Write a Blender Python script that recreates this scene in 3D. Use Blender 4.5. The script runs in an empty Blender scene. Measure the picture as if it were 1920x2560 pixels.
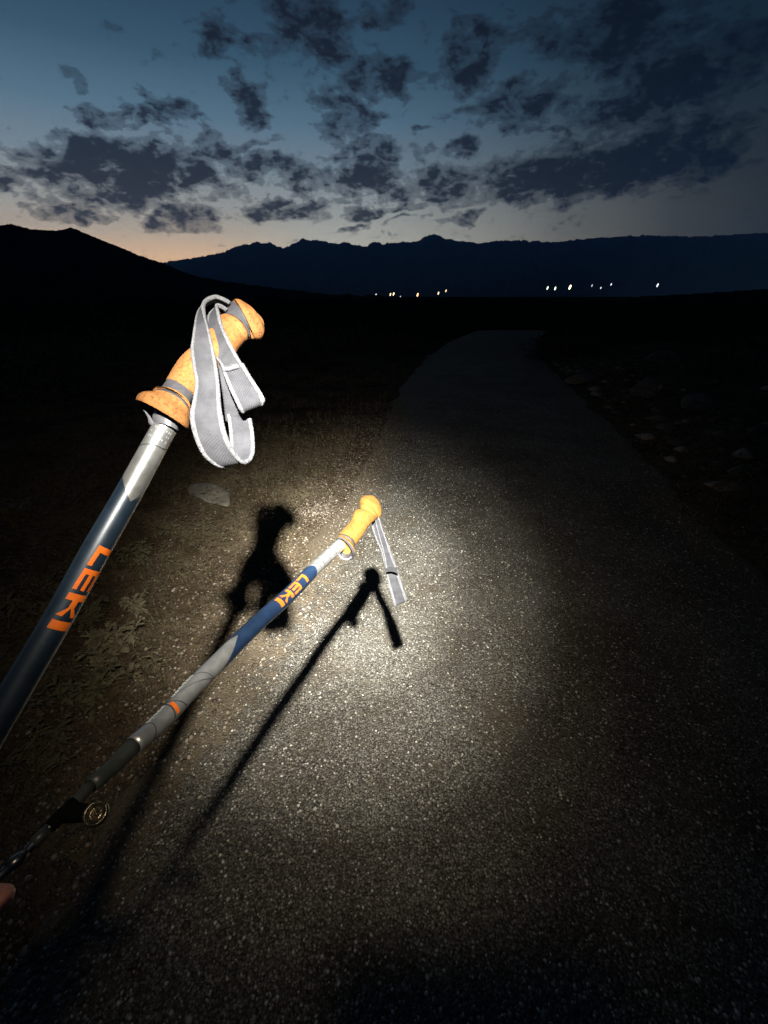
import bpy, bmesh, math, random
import numpy as np
from mathutils import Vector, noise
from mathutils.bvhtree import BVHTree

S = bpy.context.scene
C = S.collection
R = random.Random(7)
# ------------------------------------------------------------------ camera
EYE = 1.6
F = 1074.0                       # focal length in pixels of a 1920 x 2560 frame
PITCH = math.radians(26.8)
SN, CS = math.sin(PITCH), math.cos(PITCH)
cam_d = bpy.data.cameras.new('camera'); cam = bpy.data.objects.new('camera', cam_d); C.objects.link(cam)
cam.location = (0, 0, EYE); cam.rotation_euler = (math.pi/2 - PITCH, 0, 0)
cam_d.sensor_fit = 'VERTICAL'; cam_d.sensor_height = 36; cam_d.lens = 36*F/2560
cam_d.clip_start = 0.02; cam_d.clip_end = 40000
S.camera = cam
S.view_settings.view_transform = 'Standard'; S.view_settings.look = 'None'
S.view_settings.exposure = 0; S.view_settings.gamma = 1; S.view_settings.use_curve_mapping = False

def P(u, v, d):
    a = (u-960)/F; b = (1280-v)/F
    return Vector((d*a, d*(CS+b*SN), EYE+d*(-SN+b*CS)))
def G(u, v, z=0.0):
    a = (u-960)/F; b = (1280-v)/F
    t = (z-EYE)/(-SN+b*CS)
    return Vector((t*a, t*(CS+b*SN), z))
def DIR(u, v): return (P(u, v, 1)-Vector((0, 0, EYE))).normalized()

# ------------------------------------------------------------------ world (dusk sky)
w = bpy.data.worlds.new('World'); S.world = w; w.use_nodes = True
nt = w.node_tree; nt.nodes.clear()
def N(tree, t, **k):
    n = tree.nodes.new(t)
    for a, b in k.items(): setattr(n, a, b)
    return n
def lk(tree, a, b): tree.links.new(a, b)
def mth(tree, op, a, b=None, c=None, clamp=False):
    n = tree.nodes.new('ShaderNodeMath'); n.operation = op; n.use_clamp = clamp
    for i, x in enumerate((a, b, c)):
        if x is None: continue
        if isinstance(x, (int, float)): n.inputs[i].default_value = x
        else: tree.links.new(x, n.inputs[i])
    return n.outputs[0]
def vdot(tree, a, vec):
    n = tree.nodes.new('ShaderNodeVectorMath'); n.operation = 'DOT_PRODUCT'
    tree.links.new(a, n.inputs[0]); n.inputs[1].default_value = vec
    return n.outputs['Value']
def ramp(tree, fac, stops, interp='EASE'):
    n = tree.nodes.new('ShaderNodeValToRGB'); n.color_ramp.interpolation = interp
    e = n.color_ramp.elements
    while len(e) < len(stops): e.new(0.5)
    for i, (p, c) in enumerate(stops):
        e[i].position = p; e[i].color = tuple(c)+(1,) if hasattr(c, '__len__') else (c, c, c, 1)
    tree.links.new(fac, n.inputs[0]); return n.outputs[0]
def mixc(tree, fac, a, b, mode='MIX'):
    n = tree.nodes.new('ShaderNodeMix'); n.data_type = 'RGBA'; n.blend_type = mode
    if isinstance(fac, (int, float)): n.inputs[0].default_value = fac
    else: tree.links.new(fac, n.inputs[0])
    for i, x in ((6, a), (7, b)):
        if hasattr(x, 'is_linked') or hasattr(x, 'links'): tree.links.new(x, n.inputs[i])
        else: n.inputs[i].default_value = tuple(x)+(1,)
    return n.outputs[2]
def noise_t(tree, vec, scale, detail=4, rough=0.5, dist=0.0):
    n = tree.nodes.new('ShaderNodeTexNoise'); n.inputs['Scale'].default_value = scale
    n.inputs['Detail'].default_value = detail; n.inputs['Roughness'].default_value = rough
    n.inputs['Distortion'].default_value = dist
    if vec is not None: tree.links.new(vec, n.inputs['Vector'])
    return n.outputs['Fac']

GLOW = Vector((-0.47, 0.88, 0.0)).normalized()      # where the sun went down
tc = N(nt, 'ShaderNodeTexCoord'); D = tc.outputs['Generated']
sky = N(nt, 'ShaderNodeTexSky', sky_type='NISHITA'); sky.sun_disc = False
sky.sun_elevation = math.radians(-3.0); sky.sun_rotation = math.atan2(GLOW.x, GLOW.y)
sep = N(nt, 'ShaderNodeSeparateXYZ'); lk(nt, D, sep.inputs[0])
el = sep.outputs[2]
# colour of the twilight by height above the horizon
hgt = mth(nt, 'MULTIPLY_ADD', el, 1.25, 0.0, clamp=True)
HIGH = [(.25, (.138, .184, .222)), (.33, (.064, .120, .173)), (.41, (.026, .063, .101)), (.49, (.014, .036, .064)), (.70, (.005, .012, .025)), (1.0, (.002, .006, .013))]
toward = ramp(nt, hgt, [(0, (.50, .46, .38)), (.08, (.48, .45, .38)), (.146, (.37, .38, .345)), (.20, (.235, .268, .282))]+HIGH, 'LINEAR')
warm = ramp(nt, hgt, [(0, (.80, .46, .24)), (.08, (.70, .46, .29)), (.125, (.46, .38, .30)), (.17, (.29, .29, .27))]+HIGH, 'LINEAR')
away = ramp(nt, hgt, [(0.0, (.006, .008, .010)), (.15, (.006, .009, .012)), (0.4, (.002, .007, .013)), (1.0, (.0012, .003, .008))], 'LINEAR')
az = mth(nt, 'DIVIDE', vdot(nt, D, GLOW), mth(nt, 'SQRT', mth(nt, 'SUBTRACT', 1.0, mth(nt, 'MULTIPLY', el, mth(nt, 'MULTIPLY', el, 0.98)))))
glowf = ramp(nt, az, [(0.25, 0.0), (.42, .03), (.53, .09), (.68, .30), (.82, .70), (.90, .92), (1.0, 1.0)], 'LINEAR')
warmf = ramp(nt, az, [(0.93, 0.0), (0.998, 1.0)], 'EASE')
base = mixc(nt, glowf, away, mixc(nt, warmf, toward, warm))
nis = N(nt, 'ShaderNodeVectorMath', operation='SCALE'); lk(nt, sky.outputs[0], nis.inputs[0]); nis.inputs['Scale'].default_value = 0.02
base = mixc(nt, 1.0, base, nis.outputs[0], 'ADD')
# cloud layer: broken altocumulus, seen in perspective on a flat layer
den = mth(nt, 'ADD', mth(nt, 'MAXIMUM', el, 0.0), 0.16)
pl = N(nt, 'ShaderNodeVectorMath', operation='DIVIDE')
cmb = N(nt, 'ShaderNodeCombineXYZ')
for i in range(3): lk(nt, den, cmb.inputs[i])
lk(nt, D, pl.inputs[0]); lk(nt, cmb.outputs[0], pl.inputs[1])
st_ = N(nt, 'ShaderNodeVectorMath', operation='MULTIPLY'); lk(nt, D, st_.inputs[0]); st_.inputs[1].default_value = (1, 1, 2.1)
pm = N(nt, 'ShaderNodeVectorMath', operation='MULTIPLY_ADD'); lk(nt, pl.outputs[0], pm.inputs[0]); pm.inputs[1].default_value = (.10, .10, 0); lk(nt, st_.outputs[0], pm.inputs[2])
cl = noise_t(nt, pm.outputs[0], 17, 9, .66, .25)
cl2 = noise_t(nt, pm.outputs[0], 44, 4, .6, .2)
fib = mth(nt, 'ADD', mth(nt, 'MULTIPLY', mth(nt, 'SUBTRACT', cl, .48), 2.1), mth(nt, 'MULTIPLY', mth(nt, 'SUBTRACT', cl2, .5), .8))
# cloud banks (centre px, half-size px, tilt, weight)
BANKS = [(330, 432, 225, 80, 4, .78), (156, 347, 48, 36, 0, .5), (70, 457, 70, 24, 8, .5), (208, 538, 90, 20, 0, .5), (463, 550, 95, 30, 0, .5), (532, 370, 68, 40, 0, .55), (630, 416, 115, 38, -3, .55),
         (640, 345, 80, 18, -5, .42), (770, 445, 60, 40, 0, .55), (925, 428, 110, 46, -22, .6), (897, 372, 70, 24, 0, .5), (856, 290, 66, 62, 0, .52), (625, 250, 52, 64, 0, .52), (445, 283, 44, 40, 0, .5),
         (370, 295, 42, 26, 0, .46), (272, 278, 60, 22, 0, .46), (764, 70, 125, 100, 0, .58), (520, 92, 66, 46, 0, .46), (640, 82, 60, 28, 0, .38), (949, 185, 78, 52, 0, .5), (1170, 140, 90, 68, 0, .54),
         (1000, 10, 55, 40, 0, .4), (1296, 272, 120, 50, -10, .48), (1377, 318, 36, 15, 0, .42), (1163, 376, 42, 24, 0, .5), (1041, 330, 40, 12, 0, .45), (1100, 457, 130, 42, -10, .56),
         (1490, 425, 320, 76, -12, .74), (1720, 430, 110, 30, -8, .5), (1678, 212, 230, 72, -20, .7), (1540, 88, 190, 100, -5, .56), (1850, 120, 140, 80, -22, .5), (694, 520, 108, 28, 0, .55), (908, 530, 50, 16, -6, .5),
         (1174, 546, 70, 12, -8, .5), (995, 557, 50, 9, -8, .46), (868, 566, 50, 9, -14, .44), (1010, 520, 60, 10, -6, .42), (860, 500, 60, 9, 0, .4), (1190, 510, 60, 12, -5, .42), (170, 205, 40, 25, 0, .24), (265, 65, 40, 22, 0, .22)]
wn = N(nt, 'ShaderNodeTexNoise'); wn.inputs['Scale'].default_value = 9; wn.inputs['Detail'].default_value = 5; wn.inputs['Roughness'].default_value = .6; lk(nt, st_.outputs[0], wn.inputs['Vector'])
w1 = N(nt, 'ShaderNodeVectorMath', operation='SUBTRACT'); lk(nt, wn.outputs['Color'], w1.inputs[0]); w1.inputs[1].default_value = (.5, .5, .5)
w2 = N(nt, 'ShaderNodeVectorMath', operation='MULTIPLY_ADD'); lk(nt, w1.outputs[0], w2.inputs[0]); w2.inputs[1].default_value = (.20, .20, .09); lk(nt, D, w2.inputs[2]); DW = w2.outputs[0]
acc = None
for (u, v, su, sv, tilt, wt) in BANKS:
    c0 = DIR(u, v); t = math.radians(-tilt*-1)
    du = DIR(u+10*math.cos(t), v+10*math.sin(t)) - c0; dv = DIR(u-10*math.sin(t), v+10*math.cos(t)) - c0
    nrm_ = du.cross(dv); au = dv.cross(nrm_); au = au/au.dot(du)*(10/su); av = nrm_.cross(du); av = av/av.dot(dv)*(10/sv)
    x = mth(nt, 'SUBTRACT', vdot(nt, DW, au), c0.dot(au)); y = mth(nt, 'SUBTRACT', vdot(nt, DW, av), c0.dot(av))
    r2 = mth(nt, 'ADD', mth(nt, 'MULTIPLY', x, x), mth(nt, 'MULTIPLY', y, y))
    g = mth(nt, 'MULTIPLY', mth(nt, 'EXPONENT', mth(nt, 'MULTIPLY', mth(nt, 'MULTIPLY', r2, r2), -0.55)), wt)
    acc = g if acc is None else mth(nt, 'MAXIMUM', acc, g)
dens = mth(nt, 'ADD', mth(nt, 'MULTIPLY', acc, 1.25), fib)
cov = ramp(nt, dens, [(0.22, 0.0), (0.46, .50), (0.85, 1.0)], 'EASE')
cov = mth(nt, 'MULTIPLY', cov, .93)
thick = ramp(nt, dens, [(0.42, 0.0), (0.9, 1.0)], 'LINEAR')
cloud_t = mixc(nt, thick, (.021, .027, .042), (.0095, .0115, .021))
cloud_a = (.0022, .0052, .0115)
ccol = mixc(nt, glowf, cloud_a, cloud_t)
up_dim = ramp(nt, el, [(0.15, 1.0), (0.40, .42), (.7, .2)], 'LINEAR')
ccol = mixc(nt, 1.0, ccol, up_dim, 'MULTIPLY')
col = mixc(nt, cov, base, ccol)
bg = N(nt, 'ShaderNodeBackground'); lk(nt, col, bg.inputs[0]); bg.inputs[1].default_value = 1.75
out = N(nt, 'ShaderNodeOutputWorld'); lk(nt, bg.outputs[0], out.inputs[0])
w.cycles.sampling_method = 'MANUAL'; w.cycles.sample_map_resolution = 512

# ------------------------------------------------------------------ the photographer's headlamp: one lamp, hot spot and spill
LAMP = Vector((0.0, -0.055, EYE+0.222))
def spot(name, aim, deg, power, col, radius, smooth, blend=1.0):
    l = bpy.data.lights.new(name, 'SPOT'); l.spot_size = math.radians(deg); l.spot_blend = blend
    l.energy = power; l.color = col; l.shadow_soft_size = radius
    l.use_nodes = True; t = l.node_tree; e = t.nodes.get('Emission')
    fo = t.nodes.new('ShaderNodeLightFalloff'); fo.inputs['Strength'].default_value = 1.0; fo.inputs['Smooth'].default_value = smooth
    t.links.new(fo.outputs['Quadratic'], e.inputs['Strength'])
    o = bpy.data.objects.new(name, l); C.objects.link(o); o.location = LAMP
    o.rotation_euler = (aim-LAMP).to_track_quat('-Z', 'Y').to_euler()
spot('headlamp_core', G(866, 1450), 33, 9000, (1, .985, .93), .008, 22.0)
spot('headlamp_halo', G(864, 1490), 53, 3600, (1, .97, .89), .008, 22.0)
spot('headlamp_beam', G(870, 1560), 66, 520, (1, .89, .70), .009, 22.0)
spot('headlamp_spill', G(900, 1420), 102, 250, (1, .80, .57), .014, 30.0)

# ------------------------------------------------------------------ material helpers
def mat(name, rough=.6, metal=0.0, color=(.5, .5, .5), spec=.5):
    m = bpy.data.materials.new(name); m.use_nodes = True
    b = m.node_tree.nodes['Principled BSDF']; b.inputs['Base Color'].default_value = tuple(color)+(1,)
    b.inputs['Roughness'].default_value = rough; b.inputs['Metallic'].default_value = metal
    b.inputs['Specular IOR Level'].default_value = spec
    return m, m.node_tree, b
def bump(t, b, h, strength=.4, dist=.002):
    n = t.nodes.new('ShaderNodeBump'); n.inputs['Strength'].default_value = strength; n.inputs['Distance'].default_value = dist
    t.links.new(h, n.inputs['Height']); t.links.new(n.outputs[0], b.inputs['Normal'])
def objc(t): return t.nodes.new('ShaderNodeTexCoord').outputs['Object']

def m_simple(name, color, rough=.6, metal=0, nscale=60, var=.25, bs=.2, bd=.001, spec=.5):
    m, t, b = mat(name, rough, metal, color, spec); o = objc(t)
    f = noise_t(t, o, nscale, 5, .6)
    dark = tuple(c*(1-var) for c in color); lite = tuple(min(1, c*(1+var)) for c in color)
    t.links.new(ramp(t, f, [(.3, dark), (.7, lite)]), b.inputs['Base Color'])
    if bs: bump(t, b, f, bs, bd)
    return m

def m_cork(name, c0, c1, cd):
    m, t, b = mat(name, .82, 0, c0, .25); o = objc(t)
    f = noise_t(t, o, 300, 6, .65); g = noise_t(t, o, 60, 3, .5); s = noise_t(t, o, 420, 3, .7, .8)
    col = mixc(t, ramp(t, g, [(.35, 0.0), (.65, 1.0)]), c0, c1)
    pit = ramp(t, s, [(.36, 1.0), (.46, 0.0)])
    col = mixc(t, mth(t, 'MULTIPLY', pit, .55), col, cd)
    t.links.new(col, b.inputs['Base Color'])
    bump(t, b, mth(t, 'SUBTRACT', f, pit), .5, .0009)
    return m
M = {}
M['cork'] = m_cork('cork', (.185, .076, .020), (.245, .102, .029), (.050, .017, .004))
M['cork_yellow'] = m_cork('cork_yellow', (.150, .073, .013), (.19, .094, .018), (.060, .024, .004))
M['grip_plastic'] = m_simple('grip_plastic', (.045, .044, .048), .5, 0, 200, .2, .15, .0004)
M['grip_plastic_pale'] = m_simple('grip_plastic_pale', (.075, .075, .080), .4, 0, 200, .15, .1, .0004)
M['dark'] = m_simple('dark_rubber', (.022, .020, .020), .7, 0, 150, .3, .1, .0004)
M['line'] = m_simple('printed_black', (.02, .025, .03), .5, 0, 100, .2, 0)
M['orange'] = m_simple('orange_print', (.62, .125, .012), .5, 0, 300, .08, 0, spec=.2)
M['white'] = m_simple('white_print', (.75, .76, .72), .5, 0, 300, .1, 0)
M['tube_dark'] = m_simple('tube_dark', (.050, .055, .048), .42, .2, 90, .2, .05, .0003)
M['tube_black'] = m_simple('tube_black', (.22, .215, .19), .30, 1, 90, .3, .1, .0003)
M['steel'] = m_simple('steel', (.6, .6, .6), .3, 1, 90, .1, .05, .0003)

def m_web():
    m, t, b = mat('webbing_grey', .85, 0, (.3, .3, .32), .3)
    uv = t.nodes.new('ShaderNodeUVMap'); uv.uv_map = 'UVMap'
    mp = t.nodes.new('ShaderNodeMapping'); mp.inputs['Scale'].default_value = (1, 1, 1); t.links.new(uv.outputs[0], mp.inputs[0])
    f = noise_t(t, objc(t), 70, 4, .6)
    wv = t.nodes.new('ShaderNodeTexWave'); wv.inputs['Scale'].default_value = 320; wv.inputs['Distortion'].default_value = 1.0; t.links.new(mp.outputs[0], wv.inputs['Vector'])
    wv.bands_direction = 'DIAGONAL'
    fine = noise_t(t, objc(t), 900, 2, .6)
    c = ramp(t, f, [(.3, (.022, .022, .026)), (.7, (.050, .050, .056))])
    c = mixc(t, mth(t, 'MULTIPLY', fine, .5), c, (.060, .060, .066))
    t.links.new(c, b.inputs['Base Color']); bump(t, b, mth(t, 'ADD', wv.outputs['Fac'], fine), .5, .0004)
    return m
M['webbing'] = m_web()
def m_edge():
    m, t, b = mat('webbing_edge_pale', .9, 0, (.6, .6, .6), .2)
    f = noise_t(t, objc(t), 500, 4, .7)
    t.links.new(ramp(t, f, [(.34, (.085, .085, .09)), (.66, (.15, .15, .155))]), b.inputs['Base Color']); bump(t, b, f, .9, .0012)
    return m
M['web_edge'] = m_edge()

def m_shaft(name, bands, lac=((.010, .026, .062), (.015, .036, .086)), sil=1.0):
    """silver shaft with blue lacquer; bands = list of (u_start, k_start, phi_start, u_end, k_end, phi_end)"""
    m, t, b = mat(name, .32, .55, (.6, .6, .6), .5)
    uv = t.nodes.new('ShaderNodeUVMap'); uv.uv_map = 'UVMap'
    s = t.nodes.new('ShaderNodeSeparateXYZ'); t.links.new(uv.outputs[0], s.inputs[0])
    U, PH = s.outputs[0], s.outputs[1]
    u0, k0, p0, u1, k1, p1 = bands
    def bound(u, k, p):      # u + k*|phi-p|
        return mth(t, 'ADD', mth(t, 'MULTIPLY', mth(t, 'ABSOLUTE', mth(t, 'SUBTRACT', PH, p)), k), u)
    a = mth(t, 'GREATER_THAN', U, bound(u0, k0, p0)); c = mth(t, 'LESS_THAN', U, bound(u1, k1, p1))
    mask = mth(t, 'MULTIPLY', a, c)
    f = noise_t(t, objc(t), 120, 4, .6); sc = noise_t(t, objc(t), 700, 3, .8, .5)
    silver = ramp(t, f, [(.3, (.23*sil, .23*sil, .222*sil)), (.7, (.31*sil, .31*sil, .298*sil))])
    blue = ramp(t, f, [(.3, lac[0]), (.7, lac[1])])
    col = mixc(t, mask, silver, blue)
    b.inputs['Coat Weight'].default_value = .9; b.inputs['Coat Roughness'].default_value = .42
    ch = ramp(t, sc, [(.70, 0.0), (.74, .5)])
    col = mixc(t, ch, col, (.42, .46, .52))
    t.links.new(col, b.inputs['Base Color'])
    t.links.new(mth(t, 'MULTIPLY_ADD', mask, -.40, .68), b.inputs['Metallic'])
    t.links.new(mth(t, 'MULTIPLY_ADD', f, .15, .25), b.inputs['Roughness'])
    return m

# ------------------------------------------------------------------ object helpers
def tag(o, label=None, cat=None, group=None, kind=None):
    if label: o['label'] = label
    if cat: o['category'] = cat
    if group: o['group'] = group
    if kind: o['kind'] = kind
    return o
def empty(name, loc, **k):
    o = bpy.data.objects.new(name, None); C.objects.link(o); o.location = loc; o.empty_display_size = .1
    return tag(o, **k)
def mesh(name, vs, fs, m, parent=None, smooth=True, uvs=None):
    me = bpy.data.meshes.new(name); me.from_pydata([tuple(v) for v in vs], [], fs); me.update()
    if uvs is not None:
        l = me.uv_layers.new(name='UVMap')
        idx = np.empty(len(me.loops), dtype=np.int32); me.loops.foreach_get('vertex_index', idx)
        l.data.foreach_set('uv', np.array(uvs, dtype=np.float32)[idx].ravel())
    if smooth: me.polygons.foreach_set('use_smooth', [True]*len(me.polygons))
    me.materials.append(m)
    o = bpy.data.objects.new(name, me); C.objects.link(o)
    if parent is not None:
        o.parent = parent
        rt = parent
        base = Vector((0, 0, 0))
        while rt is not None: base += rt.location; rt = rt.parent
        me.transform(__import__('mathutils').Matrix.Translation(-base))
    return o
def crom(pts, n):
    """Catmull-Rom through tuples"""
    pts = [np.array(p, float) for p in pts]; out = []
    for i in range(len(pts)-1):
        p0 = pts[max(i-1, 0)]; p1 = pts[i]; p2 = pts[i+1]; p3 = pts[min(i+2, len(pts)-1)]
        for k in range(n):
            t = k/n
            out.append(.5*((2*p1)+(-p0+p2)*t+(2*p0-5*p1+4*p2-p3)*t*t+(-p0+3*p1-3*p2+p3)*t**3))
    out.append(pts[-1]); return out
EYEP = Vector((0, 0, EYE))

class Shaft:
    """a pole's axis: list of (centre Vector, radius), frame N to the viewer side, B across"""
    def __init__(s, pts):
        q = crom([tuple(P(u, v, d))+(wd*d/(2*F),) for (u, v, d, wd) in pts], 10)
        s.c = [Vector(x[:3]) for x in q]; s.r = [x[3] for x in q]
        s.u = [0.0]
        for a, b in zip(s.c[:-1], s.c[1:]): s.u.append(s.u[-1]+(b-a).length)
    def extend(s, dv, L, r):
        s.c.append(s.c[-1]+Vector(dv).normalized()*L); s.r.append(r); s.u.append(s.u[-1]+L)
    def at(s, u):
        u = max(s.u[0], min(s.u[-1]-1e-6, u)); i = max(0, int(np.searchsorted(s.u, u, side='right'))-1)
        i = min(i, len(s.u)-2); t = (u-s.u[i])/(s.u[i+1]-s.u[i])
        c = s.c[i].lerp(s.c[i+1], t); r = s.r[i]*(1-t)+s.r[i+1]*t
        j0, j1 = max(i-2, 0), min(i+3, len(s.c)-1)
        T = (s.c[j1]-s.c[j0]).normalized()
        ref = Vector((0.25, -0.45, 0.85)) if u > 0.34 else (EYEP-c).normalized()
        ref = (EYEP-c).normalized() if (EYEP-c).length > .12 and c.y > .08 else Vector((0.5, -0.1, 0.8))
        Nn = (ref-T*ref.dot(T)).normalized(); B = Nn.cross(T)
        return c, r, T, Nn, B
    def pt(s, u, phi, off=0.0):
        c, r, T, Nn, B = s.at(u); p = math.radians(phi)
        return c+(Nn*math.cos(p)+B*math.sin(p))*(r+off)
    def uof(s, px, py):
        best = (1e9, 0)
        for i in range(2401):
            u = s.u[-1]*i/2400; c = s.at(u)[0]-EYEP
            z = c.y*CS-c.z*SN
            if z < .05: continue
            y = c.y*SN+c.z*CS; q = (960+F*c.x/z, 1280-F*y/z)
            e = (q[0]-px)**2+(q[1]-py)**2
            if e < best[0]: best = (e, u)
        return best[1]
    def tube(s, name, u0, u1, m, parent, scale=1.0, segs=None, n=36, prof=None):
        k = segs or max(2, int((u1-u0)/.004)); vs = []; fs = []; uvs = []
        for i in range(k+1):
            u = u0+(u1-u0)*i/k; sc = scale if prof is None else prof(i/k)
            for j in range(n+1):
                ph = -180+360*j/n; c, r, T, Nn, B = s.at(u); p = math.radians(ph)
                vs.append(c+(Nn*math.cos(p)+B*math.sin(p))*r*sc); uvs.append((u, ph/100))
        for i in range(k):
            for j in range(n):
                a = i*(n+1)+j; fs.append((a, a+1, a+n+2, a+n+1))
        for end, i in ((0, 0), (1, k)):
            c = s.at(u0+(u1-u0)*i/k)[0]; ci = len(vs); vs.append(c); uvs.append((u0 if not end else u1, 0))
            for j in range(n):
                a = i*(n+1)+j; fs.append((a, a+1, ci) if end else (a+1, a, ci))
        return mesh(name, vs, fs, m, parent, True, uvs)
    def patch(s, quads, off=.0003, nu=3, nw=6):
        """quads in (u, phi) corners -> verts/faces lying just proud of the tube"""
        vs = []; fs = []
        for q in quads:
            b0 = len(vs)
            for i in range(nu+1):
                for j in range(nw+1):
                    a, b = i/nu, j/nw
                    u = (q[0][0]*(1-a)+q[1][0]*a)*(1-b)+(q[3][0]*(1-a)+q[2][0]*a)*b
                    p = (q[0][1]*(1-a)+q[1][1]*a)*(1-b)+(q[3][1]*(1-a)+q[2][1]*a)*b
                    vs.append(s.pt(u, p, off))
            for i in range(nu):
                for j in range(nw):
                    a = b0+i*(nw+1)+j; fs.append((a, a+1, a+nw+2, a+nw+1))
        return vs, fs
    def print_(s, name, quads, m, parent, off=.0003, nu=3, nw=6):
        vs, fs = s.patch(quads, off, nu, nw); return mesh(name, vs, fs, m, parent, True)
    def stripe(s, name, path, wd, m, parent, off=.00035):
        q = crom(path, 8); vs = []; fs = []
        for i, (u, p) in enumerate(q):
            vs.append(s.pt(u-wd/2, p, off)); vs.append(s.pt(u+wd/2, p, off))
            if i: a = 2*i; fs.append((a-2, a-1, a+1, a))
        return mesh(name, vs, fs, m, parent, True)

def letters(s, parent, L, E_, K, I, ph):
    """the four orange letters; each = (u0, u1); ph(u) = (baseline angle, top angle)"""
    def Q(u0, u1, h0, h1):
        def pp(u, h): b, t = ph(u); return (u, b+(t-b)*h)
        return [pp(u0, h0), pp(u1, h0), pp(u1, h1), pp(u0, h1)]
    def Q4(*c):
        r = []
        for u, h in c: b, t = ph(u); r.append((u, b+(t-b)*h))
        return r
    w_ = (L[1]-L[0]); st = .30
    s.print_('letter', [Q4((L[0], .0), (L[0]+w_*st, .0), (L[0]+w_*(st+.08), 1), (L[0]+w_*.08, 1)), Q(L[0]+w_*st, L[1], 0, .24)], M['orange'], parent)
    w_ = (E_[1]-E_[0])
    s.print_('letter', [Q(E_[0], E_[0]+w_*.25, 0, 1)]+[Q(E_[0]+w_*.25, E_[1], a, b) for a, b in ((0, .21), (.395, .605), (.79, 1.0))], M['orange'], parent)
    w_ = (K[1]-K[0]); k0 = K[0]
    s.print_('letter', [Q(k0, k0+w_*.30, 0, 1),
                        Q4((k0+w_*.30, .36), (k0+w_*.62, .36), (k0+w_*.62, .66), (k0+w_*.30, .66)),
                        Q4((k0+w_*.62, .36), (k0+w_*1.0, .0), (k0+w_*1.02, .30), (k0+w_*.62, .50)),
                        Q4((k0+w_*.62, .50), (k0+w_*1.02, .74), (k0+w_*1.0, 1.04), (k0+w_*.62, .66))], M['orange'], parent)
    s.print_('letter', [Q(I[0], I[1], 0, 1)], M['orange'], parent)

def loft(name, st, m, parent, thick=.86, n=28, cap=(1, 1), sup=2.0, sub=6, dz=0.0):
    """solid of elliptical sections; st rows = (uL, vL, uR, vR, depth[, thick]) in photo px"""
    rows = [tuple(r[:5])+((r[5],) if len(r) > 5 else (thick,)) for r in st]
    q = crom(rows, sub); cen = []; W = []; th = []
    for r in q:
        a = P(r[0], r[1], r[4]); b = P(r[2], r[3], r[4]); cen.append((a+b)/2); W.append((b-a)/2); th.append(r[5])
    vs = []; fs = []
    for i in range(len(q)):
        T = (cen[min(i+1, len(q)-1)]-cen[max(i-1, 0)])
        if T.length < 1e-7: T = Vector((0, 0, 1))
        T.normalize(); Nn = T.cross(W[i]); 
        view = (EYEP-cen[i]).normalized()
        if Nn.length < 1e-7: Nn = view.copy()
        Nn.normalize()
        if Nn.dot(view) < 0: Nn = -Nn
        # keep the section facing the viewer side so fanned sections never cross
        Nn = (Nn*.55+view*.45).normalized()
        for j in range(n):
            a = 2*math.pi*j/n; ca, sa = math.cos(a), math.sin(a)
            k = (abs(ca)**sup+abs(sa)**sup)**(-1/sup)
            vs.append(cen[i]+W[i]*(ca*k)+Nn*(W[i].length*th[i]*sa*k))
    for i in range(len(q)-1):
        for j in range(n):
            a = i*n+j; b = i*n+(j+1) % n; fs.append((a, b, b+n, a+n))
    if cap[0]: fs.append(tuple(range(n))[::-1])
    if cap[1]: fs.append(tuple(range((len(q)-1)*n, len(q)*n)))
    o = mesh(name, vs, fs, m, parent)
    bm = bmesh.new(); bm.from_mesh(o.data); bmesh.ops.recalc_face_normals(bm, faces=bm.faces); bm.to_mesh(o.data); bm.free()
    return o

def ribbon(name, st, parent, t=.0016, edge=.17, n=8, m=None, em=None):
    """webbing strip; st rows = (uL, vL, dL, uR, vR, dR)"""
    q = crom(st, n)
    A = [P(r[0], r[1], r[2]) for r in q]; B = [P(r[3], r[4], r[5]) for r in q]
    def strip(nm, f0, f1, tt, mm, par, na):
        vs = []; fs = []; uvs = []; run = 0.0; k = na+1
        for i in range(len(q)):
            T = ((A[min(i+1, len(q)-1)]+B[min(i+1, len(q)-1)])-(A[max(i-1, 0)]+B[max(i-1, 0)])).normalized()
            Wv = B[i]-A[i]; Nn = T.cross(Wv).normalized()
            if i: run += (A[i]-A[i-1]).length
            for side in (1, -1):
                for j in range(k):
                    f = f0+(f1-f0)*j/na
                    rnd = math.sqrt(max(0, 1-(2*j/na-1)**2)) if nm == 'edge_band' else 1
                    vs.append(A[i].lerp(B[i], f)+Nn*side*tt*(.25+.75*rnd)/2); uvs.append((run, f*.02))
        for i in range(len(q)-1):
            a = i*2*k; b = a+2*k
            ring = list(range(k))+list(range(2*k-1, k-1, -1))
            for j in range(len(ring)):
                x, y = ring[j], ring[(j+1) % len(ring)]; fs.append((a+x, a+y, b+y, b+x))
        ring = list(range(k))+list(range(2*k-1, k-1, -1))
        fs.append(tuple(ring)[::-1]); fs.append(tuple((len(q)-1)*2*k+x for x in ring))
        return mesh(nm, vs, fs, mm, par, nm == 'edge_band', uvs)
    o = strip(name, edge*.6, 1-edge*.6, t, m or M['webbing'], parent, 4)
    strip('edge_band', 0, edge, t*1.9, em or M['web_edge'], o, 5); strip('edge_band', 1-edge, 1, t*1.9, em or M['web_edge'], o, 5)
    return o

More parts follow.
